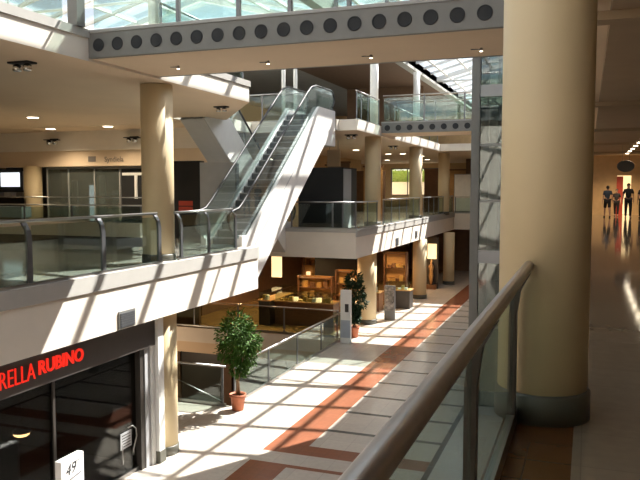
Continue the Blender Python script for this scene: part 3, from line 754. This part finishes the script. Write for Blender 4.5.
# hedge outside the end window
rnd = random.Random(11); mb = MB()
for i in range(5000):
    p = Vector((rnd.uniform(-20, -8), 63 + rnd.uniform(0, 1.0), rnd.uniform(-0.5, 3.6 + 0.5 * math.sin(i))))
    d = Vector((rnd.uniform(-1, 1), rnd.uniform(-1, 0.3), rnd.uniform(-0.5, 1))).normalized(); s_ = d.cross(Vector((0.3, 0.2, 1))).normalized()
    L = rnd.uniform(0.15, 0.3)
    mb.add([p, p + d * L * 0.5 + s_ * L * 0.25, p + d * L, p + d * L * 0.5 - s_ * L * 0.25], [(0, 1, 2, 3)])
mb.box(-20, 63.6, -4, -8, 64.3, 3.2)
tag(MB().box(-20, 62.2, -1.0, -8, 62.4, 2.1).box(-20, 62.15, 2.1, -8, 62.45, 2.16).build('garden_wall', M['white']), 'low white garden wall outside the end window', 'wall')
tag(mb.build('hedge', M['hedge']), 'bright green hedge outside the end window', 'hedge')

# ------------------------------------------------------------------ totems, kiosks, boards
tt = thing('totem_sign', (-8.25, 24.9, G), 'slim white totem sign at the end of the stairwell railing', 'sign')
MB().box(-8.42, 24.82, G, -8.02, 24.94, G + 1.96).build('totem_body', M['white'], tt, bevel=0.01)
MB().box(-8.24, 24.812, G + 1.15, -8.1, 24.82, G + 1.45).build('dark_inset', M['dark'], tt)
MB().box(-8.40, 24.812, G + 0.2, -8.04, 24.82, G + 0.85).build('blue_grey_panel', mat('blue_grey', (0.42, 0.47, 0.55), 0.5), tt)
tt = thing('totem_sign', (-7.9, 29.9, G), 'dark grey patterned totem beside the cream ground floor column', 'sign')
MB().box(-8.12, 29.85, G, -7.66, 29.97, G + 1.5).build('totem_body', M['post'], tt, bevel=0.01)
MB().box(-8.09, 29.84, G + 0.42, -7.69, 29.85, G + 1.45).build('patterned_panel', mat('mottled_panel', (0.16, 0.15, 0.15), 0.5, var=0.8, scale=9), tt)

bk = thing('black_kiosk', (-10.1, 28, 0), 'big black box kiosk behind the far balcony railing', 'kiosk')
MB().box(-11.2, 27.6, 0, -9.25, 29.4, 2.42).build('kiosk_body', M['black'], bk)
MB().box(-9.25, 27.62, 0, -9.2, 28.5, 2.36).build('side_panel', M['greypanel'], bk)
MB().box(-11.2, 27.59, 1.02, -9.25, 27.6, 1.05).build('ledge', M['post'], bk)
# hanging sign board over it
hb = thing('hanging_board', (-10.3, 30, 2.6), 'plain beige board hanging above the black kiosk', 'sign')
MB().box(-10.95, 30.4, 2.55, -10.35, 30.5, 3.3).build('board', M['soffit'], hb)
for x in (-10.85, -10.45): MB().tube([(x, 30.45, 3.3), (x, 30.45, 3.7)], 0.01, 6).build('hanger', M['post'], hb)

# gray partition and black display on the left balcony behind the first railing
pt = thing('partition_panel', (-10.6, 19.6, 0), 'pale grey partition panel beside the escalator foot', 'partition')
MB().box(-11.2, 19.55, 0, -9.98, 19.68, 2.36).build('panel', M['greypanel'], pt)
MB().box(-9.98, 19.53, 0, -9.93, 19.70, 2.32).build('edge_post', M['post'], pt)
dsp = thing('display_stand', (-11.75, 19.7, 0), 'black display stand with red panel behind the left balcony railing', 'display')
MB().box(-12.35, 19.62, 0, -11.24, 19.9, 2.42).build('stand_body', M['black'], dsp)
MB().box(-12.0, 19.61, 0.86, -11.5, 19.62, 1.0).build('red_strip', M['redpaint'], dsp)
MB().box(-12.0, 19.61, 1.03, -11.5, 19.62, 1.18).build('red_strip', M['redpaint'], dsp)

# left balcony store front (grey green glass)
YS = 22.5
gs = thing('glass_store', (-17, YS, 0), 'grey-green glazed store front at the back of the left balcony', 'shop front')
for a, b in ((-19.55, -18.6), (-18.55, -17.4), (-17.35, -16.25)):
    MB().box(a, YS, 0.0, b, YS + 0.02, 2.35).build('glass_pane', M['glassstore'], gs)
for x in (-19.6, -18.6, -17.4, -16.28): MB().box(x, YS - 0.03, 0, x + 0.05, YS + 0.05, 2.35).build('mullion', M['beamlight'], gs)
MB().box(-19.6, YS - 0.04, 2.3, -12.4, YS + 0.06, 2.38).build('head_rail', M['beam'], gs)
dd = MB().box(-16.2, YS + 0.02, 0, -15.1, YS + 0.05, 2.3).build('dark_doorway', M['black'], gs)
MB().box(-16.15, YS - 0.01, 2.05, -15.15, YS + 0.02, 2.15).build('door_rail', M['white'], dd)
MB().box(-15.62, YS - 0.012, 1.2, -15.5, YS + 0.02, 2.05).build('white_banner', M['paper'], dd)
mb_, w_ = text_mb('Syndiela', 0.27, lambda x, y, d: (-16.72 + x * 0.95, YS - 0.262 - d, 2.55 + y), 0.006, 0.0)
struct('trim_20', MB().box(-24, YS - 0.25, 2.4, -12.4, YS + 0.3, 2.98), M['soffit'])
struct('trim_21', MB().box(-24, YS - 0.35, 2.98, -12.4, YS + 0.3, 3.70), M['plaster'])
ls = thing('store_sign', (-16.4, YS - 0.26, 2.5), 'faint dark lettering above the grey-green glass store', 'sign')
mb_.build('lettering', M['signgrey'], ls)
MB().box(-17.45, YS - 0.27, 2.56, -17.12, YS - 0.252, 2.76).build('emblem', M['signgrey'], ls)
# interior of that store
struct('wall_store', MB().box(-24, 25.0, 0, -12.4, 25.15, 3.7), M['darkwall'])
for i, (x, c, h) in enumerate(((-18.9, 'paper', 1.9), (-18.05, 'litwhite', 1.7), (-17.6, 'paper', 2.1), (-17.0, 'greypanel', 1.5))):  # the glowing board stands in for whitish reflections on the glass
    t = thing('display_board', (x, 23.2, 0), ('pale display panel behind the store glass, far left', 'glowing panel imitating reflections in the store glass, left of centre',
        'pale tall display panel behind the store glass, centre', 'grey low display panel behind the store glass, right')[i], 'display')
    MB().box(x - 0.14, 23.2, 0.05, x + 0.14, 23.26, h).build('panel', M[c], t)
    MB().box(x - 0.2, 23.1, 0.0, x + 0.2, 23.36, 0.05).build('foot', M['post'], t)
column(-20.15, 22.35, 0, 2.42, 0.34, 'cream column left of the grey-green glass store', base=False)
# dark shop at far left
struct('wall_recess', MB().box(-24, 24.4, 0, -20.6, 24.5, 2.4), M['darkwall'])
for i, (x, w, z0, z1, c) in enumerate(((-23.2, 1.0, 1.65, 2.25, 'litwhite'), (-22.3, 0.4, 1.5, 2.3, 'paper'))):
    t = tag(MB().box(x - w / 2, 24.36, z0, x + w / 2, 24.399, z1).build('poster', M[c]), ('bright poster on the dark wall left of the cream store column', 'narrow pale poster on the dark wall beside the cream store column')[i], 'poster')
ct = thing('shop_counter', (-21.6, 23.4, 0), 'dark counter with pale goods left of the cream store column', 'counter')
MB().box(-23.2, 23.1, 0, -20.7, 23.7, 1.2).build('counter_body', M['black'], ct)
MB().box(-23.2, 23.05, 1.2, -20.7, 23.75, 1.25).build('counter_top', M['post'], ct)
for i in range(4): MB().box(-23 + i * 0.6, 23.2, 1.25, -22.65 + i * 0.6, 23.5, 1.42).build('goods_tray', M['paper' if i % 2 else 'greypanel'], ct)
bb = thing('blue_bench', (-21.3, 21.2, 0), 'pale blue bench unit left of the cream store column', 'bench')
MB().box(-22.6, 21.0, 0.5, -19.5, 21.5, 0.9).build('seat', M['bluebench'], bb)
for x in (-22.4, -19.7): MB().box(x, 21.05, 0, x + 0.1, 21.45, 0.5).build('leg', M['post'], bb)

# ------------------------------------------------------------------ far balcony interior
struct('wall_far_left', MB().box(-16.2, 30, 0, -16, 52, 3.7), M['warmwall'])
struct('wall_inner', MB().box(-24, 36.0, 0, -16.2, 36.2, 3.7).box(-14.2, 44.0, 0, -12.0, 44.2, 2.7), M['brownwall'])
for i, (x, y, m_) in enumerate(((-13.9, 40, 'woodlight'), (-12.6, 43.4, 'woodlight'), (-10.6, 52, 'wood'), (-12.4, 36.2, 'brownwall'), (-8.9, 53.0, 'woodlight'))):
    t = thing('wood_partition', (x, y, 0), ('golden wood partition on the far balcony, nearest', 'golden wood partition on the far balcony, behind the first column',
        'dark wood partition near the end window', 'dark brown partition behind the black kiosk', 'golden wood partition behind the last balcony column')[i], 'partition')
    MB().box(x - 0.6, y, 0, x + 0.6, y + 0.1, 2.9).build('panel', M[m_], t)
    MB().box(x - 0.65, y - 0.03, 2.9, x + 0.65, y + 0.13, 3.0).build('top_rail', M['wood'], t)
pb = thing('poster_board', (-7.7, 48, 0), 'white poster board standing at the far end of the balcony', 'sign')
MB().box(-8.3, 48.0, 0.1, -7.2, 48.08, 2.5).build('poster', M['paper'], pb)
MB().box(-8.35, 48.08, 0.0, -7.15, 48.16, 2.55).build('frame', M['beamlight'], pb)
struct('wall_end', MB().box(-8.2, 52, 0, -0.6, 52.2, 3.7), M['brownwall'])

# ground floor under the far balcony
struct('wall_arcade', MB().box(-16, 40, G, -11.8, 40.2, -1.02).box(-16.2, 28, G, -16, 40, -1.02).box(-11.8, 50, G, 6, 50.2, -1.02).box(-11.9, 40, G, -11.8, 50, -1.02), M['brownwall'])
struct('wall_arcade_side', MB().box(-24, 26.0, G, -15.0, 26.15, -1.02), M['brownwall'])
def counter(x0, x1, y0, y1, z, h, label, n, seed, lit=True, m_='wood'):
    rnd = random.Random(seed)
    t = thing('display_counter', ((x0 + x1) / 2, (y0 + y1) / 2, z), label, 'counter')
    MB().box(x0, y0, z, x1, y1, z + h).build('counter_body', M[m_], t)
    MB().box(x0 - 0.03, y0 - 0.03, z + h, x1 + 0.03, y1 + 0.03, z + h + 0.04).build('counter_top', M['woodlight'], t)
    MB().box(x0 + 0.02, y0 + 0.02, z + h + 0.04, x1 - 0.02, y0 + 0.035, z + h + 0.36).build('glass_front', M['glass'], t)
    MB().box(x0 + 0.02, y0 + 0.02, z + h + 0.36, x1 - 0.02, y1 - 0.02, z + h + 0.375).build('glass_top', M['glass'], t)
    for i in range(n):
        x = x0 + 0.15 + (x1 - x0 - 0.3) * (i + 0.5) / n; w = (x1 - x0) / n * 0.32
        MB().box(x - w, y0 + 0.12, z + h + 0.04, x + w, y0 + 0.3, z + h + 0.06 + rnd.uniform(0.03, 0.2)).build('goods', M[rnd.choice(['gold', 'litpanel', 'paper', 'gold'])], t)
    return t
counter(-12.2, -9.6, 27.4, 28.2, G, 0.95, 'brown jewellery counter beyond the stairwell railing', 11, 1)
counter(-12.75, -12.25, 27.0, 29.5, G, 1.0, 'dark side counter left of the brown jewellery counter', 3, 2, m_='dark')
counter(-8.95, -7.75, 33.0, 33.7, G, 0.85, 'dark counter with golden goods behind the patterned totem', 6, 4, m_='dark')
counter(-9.9, -8.9, 31.8, 32.5, G, 0.85, 'wooden counter behind the cream column beside the patterned totem', 5, 6)
def cabinet(x, y, z, w, h, label, seed, rows=3):
    rnd = random.Random(seed)
    t = thing('display_cabinet', (x, y, z), label, 'cabinet')
    MB().box(x - w / 2, y, z, x + w / 2, y + 0.06, z + h).build('back_panel', M['woodlight'], t)
    for s in (-1, 1): MB().box(x + s * w / 2 - 0.03, y - 0.35, z, x + s * w / 2 + 0.03, y + 0.06, z + h).build('side_panel', M['wood'], t)
    for k in range(rows + 1):
        zz = z + 0.3 + (h - 0.4) * k / rows
        sh = MB().box(x - w / 2 + 0.03, y - 0.33, zz, x + w / 2 - 0.03, y, zz + 0.03).build('shelf', M['wood'], t)
        if k < rows:
            for i in range(4):
                xx = x - w / 2 + 0.15 + (w - 0.3) * (i + .5) / 4
                MB().box(xx - 0.09, y - 0.25, zz + 0.03, xx + 0.09, y - 0.1, zz + 0.1 + rnd.uniform(0.03, 0.25)).build('goods', M[rnd.choice(['gold', 'gold', 'litpanel', 'wood'])], sh)
cabinet(-11.5, 30.6, G, 1.6, 1.7, 'golden display cabinet behind the brown jewellery counter, left one', 21)
cabinet(-10.0, 30.9, G, 1.2, 2.0, 'golden display cabinet behind the brown jewellery counter, right one', 22)
cabinet(-8.95, 35.2, G, 1.1, 2.5, 'lit golden display cabinet between two cream ground floor columns', 23)
cabinet(-13.4, 35.6, G, 1.4, 2.4, 'wooden display cabinet deep in the ground floor arcade', 24)
for i, (x, y, z, w, h) in enumerate(((-13.35, 30.2, G + 1.6, 0.5, 0.95), (-7.2, 38.8, G + 1.55, 0.0, 0.0))):
    if w: tag(MB().box(x - w / 2, y, z, x + w / 2, y + 0.06, z + h).build('lit_poster', M['litpanel']), 'small glowing poster deep under the far balcony, left of the counters', 'poster')
# black screen above the counters
tag(MB().box(-12.6, 33.2, -3.0, -10.2, 33.3, -1.35).build('dark_screen', M['black']), 'large black screen panel above the jewellery counter', 'screen')
# lit dressed mannequin like display at the far arcade
lk = thing('lit_display_case', (-8.3, 40.3, G), 'narrow lit display case behind the second ground floor column', 'display')
MB().box(-8.75, 40.4, G, -7.85, 40.5, -1.15).build('back_panel', M['dark'], lk)
MB().box(-8.45, 40.3, G + 1.7, -7.95, 40.4, G + 2.55).build('lit_box', M['litpanel'], lk)
MB().lathe([(0.05, 0), (0.14, 0.5), (0.10, 0.75), (0.16, 1.05), (0.05, 1.2), (0.07, 1.35), (0.02, 1.45)], (-8.2, 40.15, G + 0.25), 14).build('dress_form', M['woodlight'], lk)
MB().box(-8.5, 39.95, G, -7.9, 40.38, G + 0.25).build('base', M['wood'], lk)

struct('trim_22', MB().box(-21.8, 25.75, G - 1.1, -8.5, 25.95, G - 0.6), M['soffit'])
bs = thing('basement_storefront', (-16.0, 27.0, G - 4.1), 'dim brown basement shop front seen through the open stairwell', 'shop front')
MB().box(-21.5, 27.0, G - 4.1, -9.0, 27.1, G - 0.9).build('dark_glazing', M['dark'], bs)
for x in (-19.5, -17.0, -14.5, -12.0): MB().box(x, 26.9, G - 4.1, x + 0.5, 27.0, G - 0.9).build('pier', M['brownwall'], bs)
MB().box(-19.0, 26.96, G - 1.75, -17.6, 27.0, G - 1.45).build('red_lit_strip', M['red'], bs)
def lamp(name, x, y, z, e, col, r=0.2, size=2.6):
    t = thing('downlight', (x, y, z), 'warm round downlight in the ground floor arcade ceiling', 'ceiling light', 'downlights in the ground floor arcade')
    MB().lathe([(0.15, 0), (0.15, -0.02), (0.12, -0.02)], (x, y, z), 18).build('trim_ring', M['white'], t)
    MB().cyl((x, y, z - 0.028), 0.12, 0.008, 18).build('lens', M['lampwarm'], t)
    l = bpy.data.lights.new('downlight_lamp', 'SPOT'); l.energy = e; l.color = col; l.shadow_soft_size = r; l.spot_size = size; l.spot_blend = 0.5
    lo = bpy.data.objects.new('downlight_lamp', l); COL.objects.link(lo); lo.location = (0, 0, -0.06); lo.parent = t
l = bpy.data.lights.new('basement_fill', 'POINT'); l.energy = 160; l.color = (1.0, 0.75, 0.5); l.shadow_soft_size = 0.2  # fill light added to brighten the basement, no fixture behind it
lo = bpy.data.objects.new('basement_fill', l); COL.objects.link(lo); lo.location = (-17.0, 22.5, G - 1.6)
for x, y in ((-11.6, 28.2), (-10.0, 29.0), (-12.8, 31.5), (-9.4, 33.6), (-10.5, 36.5), (-8.8, 38.5), (-13.5, 27.5)):
    lamp('d', x, y, -1.025, 180, (1.0, 0.66, 0.32))

# ------------------------------------------------------------------ right corridor
mb = MB()
mb.box(-0.5, 46.6, 0, 1.62, 46.8, 3.56).box(2.4, 46.6, 0, 6, 46.8, 3.56).box(1.62, 46.6, 2.35, 2.4, 46.8, 3.56)
struct('wall_corridor', mb, M['warmwall'])
d1 = struct('door_1', MB().box(1.6, 46.5, 0, 1.95, 46.56, 2.3), M['redpaint'])
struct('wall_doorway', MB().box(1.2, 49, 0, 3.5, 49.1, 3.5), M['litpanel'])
hs = thing('hanging_sign', (1.6, 36, 2.45), 'dark oval sign hanging from the corridor ceiling', 'sign')
MB().lathe([(0.36, 0), (0.38, 0.03), (0.38, 0.07), (0.36, 0.1)], (1.6, 36, 2.6), 28, 0, 'y').build('sign_disc', M['dark'], hs)
for v in hs.children[0].data.vertices: v.co.z = (v.co.z - 0.15) * 0.72 + 0.15
for dx in (-0.15, 0.15): MB().tube([(1.6 + dx, 36.05, 2.85), (1.6 + dx, 36.05, 3.56)], 0.008, 6).build('hanger', M['post'], hs)
for i in range(9):
    y = 23.2 + i * 2.5
    t = thing('strip_light', (2.0, y, 3.5), 'slim strip light along the corridor ceiling', 'ceiling light', 'strip lights in the corridor')
    MB().box(1.88, y, 3.52, 2.12, y + 0.8, 3.575).build('tray', M['white'], t)
    MB().box(1.93, y + 0.2, 3.505, 2.07, y + 0.55, 3.52).build('diffuser', M['strip'], t)
    if i in (5, 7, 8):
        l = bpy.data.lights.new('strip_lamp', 'SPOT'); l.energy = 300 if i == 8 else 50; l.color = (1.0, 0.74, 0.44); l.shadow_soft_size = 0.15
        l.spot_size = 2.5; l.spot_blend = 0.6
        lo = bpy.data.objects.new('strip_lamp', l); COL.objects.link(lo); lo.location = (0, 0.5, -0.06); lo.parent = t

# ------------------------------------------------------------------ people in the corridor
def skinned(name, verts, edges, radii, m, parent, sub=2):
    me = bpy.data.meshes.new(name); me.from_pydata(verts, edges, [])
    ob = bpy.data.objects.new(name, me); COL.objects.link(ob)
    md = ob.modifiers.new('s', 'SKIN'); md.use_smooth_shade = True
    for v, r in zip(me.skin_vertices[0].data, radii):
        v.radius = (r, r) if not isinstance(r, tuple) else r
    me.skin_vertices[0].data[0].use_root = True
    sb = ob.modifiers.new('u', 'SUBSURF'); sb.levels = sub; sb.render_levels = sub
    bpy.context.view_layer.update()
    dg = bpy.context.evaluated_depsgraph_get()
    m2 = bpy.data.meshes.new_from_object(ob.evaluated_get(dg))
    bpy.data.objects.remove(ob)
    m2.materials.clear(); m2.materials.append(m); m2.name = name
    for p in m2.polygons: p.use_smooth = True
    o = bpy.data.objects.new(name, m2); COL.objects.link(o); o.parent = parent
    ORG[o.name] = ORG[parent.name]
    return o
def person(x, y, rz, label, h, top_m, leg_m, shorts=False, stride=0.16, hand=0.0):
    t = thing('person', (x, y, 0), label, 'person', None); t.rotation_euler.z = rz
    k = h / 1.75; s = stride
    # local: facing +Y
    J = {'pel': (0, 0, 0.95), 'sp': (0, 0.01, 1.12), 'ch': (0, 0, 1.32), 'nk': (0, 0.0, 1.46), 'nk2': (0, 0.015, 1.53), 'hd': (0, 0.03, 1.62), 'tp': (0, 0.02, 1.71),
         'sl': (-0.17, 0, 1.41), 'sr': (0.17, 0, 1.41), 'el': (-0.23, -0.04, 1.13), 'er': (0.24, -0.03, 1.13), 'wl': (-0.24, 0.09, 0.89), 'wr': (0.26, 0.05, 0.89),
         'hl': (-0.245, 0.12, 0.81), 'hr': (0.265, 0.08, 0.81),
         'pl': (-0.09, 0, 0.91), 'prr': (0.09, 0, 0.91), 'kl': (-0.10, s * 0.75, 0.50), 'kr': (0.10, -s * 0.2, 0.50), 'al': (-0.10, s, 0.09), 'ar': (0.10, -s * 1.1, 0.10),
         'fl': (-0.11, s + 0.16, 0.035), 'fr': (0.11, -s * 1.1 + 0.16, 0.035)}
    R_ = {'pel': .135, 'sp': .12, 'ch': .135, 'nk': .065, 'nk2': .058, 'hd': .088, 'tp': .06, 'sl': .06, 'sr': .06, 'el': .042, 'er': .042, 'wl': .028, 'wr': .028, 'hl': .034, 'hr': .034,
          'pl': .10, 'prr': .10, 'kl': .062, 'kr': .062, 'al': .038, 'ar': .038, 'fl': .036, 'fr': .036}
    E_ = [('pel', 'sp'), ('sp', 'ch'), ('ch', 'nk'), ('nk', 'nk2'), ('nk2', 'hd'), ('hd', 'tp'), ('ch', 'sl'), ('ch', 'sr'), ('sl', 'el'), ('sr', 'er'), ('el', 'wl'), ('er', 'wr'), ('wl', 'hl'), ('wr', 'hr'),
          ('pel', 'pl'), ('pel', 'prr'), ('pl', 'kl'), ('prr', 'kr'), ('kl', 'al'), ('kr', 'ar'), ('al', 'fl'), ('ar', 'fr')]
    # fingers: five short chains rooted in each palm
    for side, hx in (('l', -1), ('r', 1)):
        b0 = Vector(J['h' + side])
        for i, (dyy, ln) in enumerate(((0.028, .07), (0.010, .078), (-0.008, .072), (-0.024, .058))):
            n1 = 'f%s%da' % (side, i); n2 = 'f%s%db' % (side, i)
            J[n1] = tuple(b0 + Vector((0, dyy, -0.045))); J[n2] = tuple(b0 + Vector((-hx * 0.015, dyy * 1.2 + 0.012, -0.045 - ln)))
            R_[n1] = .0095; R_[n2] = .0075; E_ += [('h' + side, n1), (n1, n2)]
        n1 = 't%sa' % side; n2 = 't%sb' % side
        J[n1] = tuple(b0 + Vector((-hx * 0.01, 0.045, -0.01))); J[n2] = tuple(b0 + Vector((-hx * 0.012, 0.06, -0.05))); R_[n1] = .011; R_[n2] = .009
        E_ += [('h' + side, n1), (n1, n2)]
    names = list(J); idx = {n: i for i, n in enumerate(names)}
    V = [tuple(c * k for c in J[n]) for n in names]
    skinned('body', V, [(idx[a], idx[b]) for a, b in E_], [R_[n] * k for n in names], M['skin'], t)
    def sub(nm, ns, es, grow, m, over={}):
        vs = [tuple(c * k for c in over.get(n, J[n])) for n in ns]
        return skinned(nm, vs, [(ns.index(a), ns.index(b)) for a, b in es], [(R_[n] + grow) * k for n in ns], m, t)
    sub('shirt', ['ch', 'sp', 'pel', 'sl', 'sr', 'el', 'er', 'nk'], [('ch', 'sp'), ('sp', 'pel'), ('ch', 'sl'), ('ch', 'sr'), ('sl', 'el'), ('sr', 'er'), ('ch', 'nk')], 0.014, top_m,
        {'el': (-0.22, -0.03, 1.2), 'er': (0.225, -0.02, 1.2), 'nk': (0, 0, 1.44)})
    ns = ['pel', 'pl', 'prr', 'kl', 'kr']; es = [('pel', 'pl'), ('pel', 'prr'), ('pl', 'kl'), ('prr', 'kr')]
    if not shorts: ns += ['al', 'ar']; es += [('kl', 'al'), ('kr', 'ar')]
    sub('shorts' if shorts else 'trousers', ns, es, 0.018, leg_m)
    ns = ['al', 'fl']; sub('shoe', ns, [('al', 'fl')], 0.012, M['clothblack'], {'al': (J['al'][0], J['al'][1] - 0.03, 0.05)})
    ns = ['ar', 'fr']; sub('shoe', ns, [('ar', 'fr')], 0.012, M['clothblack'], {'ar': (J['ar'][0], J['ar'][1] - 0.03, 0.05)})
    MB().ball((x, y - 0.005 * k, 1.655 * k), 0.088 * k, 0.105 * k, 0.1 * k).build('hair', M['hair'], t)
    f = MB().ball((x, y + 0.118 * k, 1.60 * k), 0.014 * k, 0.02 * k, 0.025 * k); f.ball((x - 0.035 * k, y + 0.098 * k, 1.63 * k), 0.012 * k, 0.01 * k, 0.008 * k).ball((x + 0.035 * k, y + 0.098 * k, 1.63 * k), 0.012 * k, 0.01 * k, 0.008 * k)
    f.build('face', M['skin'], t)
    return t
person(1.02, 42.6, 0.15, 'person in blue top and dark shorts walking away along the corridor', 1.74, M['shirtblue'], M['clothblack'], True, 0.22)
person(2.02, 41.6, PI, 'person in black clothes in the corridor under the oval sign', 1.86, M['clothblack'], M['clothblack'], False, 0.12)
person(1.55, 44.6, PI - 0.2, 'person in charcoal clothes behind the one in shorts', 1.55, M['clothdark'], M['clothdark'], False, 0.1)
person(2.72, 41.4, 0.1, 'person in dark clothes at the right edge of the corridor', 1.8, M['clothdark'], M['clothblack'], False, 0.15)

# ------------------------------------------------------------------ light
sun = bpy.data.lights.new('sun', 'SUN'); sun.energy = 12.5; sun.angle = 0.009; sun.color = (1.0, 0.94, 0.86)
so = bpy.data.objects.new('sun', sun); COL.objects.link(so)
sd = Vector((0.43, 0.74, 1.0)).normalized()
so.rotation_euler = sd.to_track_quat('Z', 'Y').to_euler(); so.location = (10, 40, 30)
W = bpy.data.worlds.new('World'); S.world = W; W.use_nodes = True
n = W.node_tree.nodes; l = W.node_tree.links
bg = n['Background']; sky = n.new('ShaderNodeTexSky'); sky.sky_type = 'NISHITA'; sky.sun_disc = False
sky.sun_elevation = math.asin(sd.z); sky.sun_rotation = math.atan2(sd.x, sd.y); sky.air_density = 1.0; sky.dust_density = 2.5
tc = n.new('ShaderNodeTexCoord'); nz = n.new('ShaderNodeTexNoise'); nz.inputs['Scale'].default_value = 3.2; nz.inputs['Detail'].default_value = 7; nz.inputs['Roughness'].default_value = 0.6
mr = n.new('ShaderNodeMapRange'); mr.inputs['From Min'].default_value = 0.40; mr.inputs['From Max'].default_value = 0.60; mr.inputs['To Max'].default_value = 0.85
mxc = n.new('ShaderNodeMix'); mxc.data_type = 'RGBA'; mxc.inputs[7].default_value = (3.3, 3.25, 3.15, 1)
l.new(tc.outputs['Generated'], nz.inputs['Vector']); l.new(nz.outputs['Fac'], mr.inputs['Value']); l.new(mr.outputs['Result'], mxc.inputs['Factor'])
l.new(sky.outputs['Color'], mxc.inputs[6]); l.new(mxc.outputs[2], bg.inputs['Color']); bg.inputs['Strength'].default_value = 0.22

# ------------------------------------------------------------------ camera
cam = bpy.data.cameras.new('camera'); co = bpy.data.objects.new('camera', cam); COL.objects.link(co)
cam.sensor_width = 36; cam.lens = 36 * 720 / 640; cam.clip_start = 0.05; cam.clip_end = 500
co.location = (0, 0, 1.55)
co.rotation_euler = (math.radians(90 - 4.0517), 0, math.radians(20.3696))
S.camera = co
S.view_settings.view_transform = 'Standard'; S.view_settings.look = 'None'; S.view_settings.gamma = 1.0
S.view_settings.use_curve_mapping = False
S.view_settings.exposure = 0.78
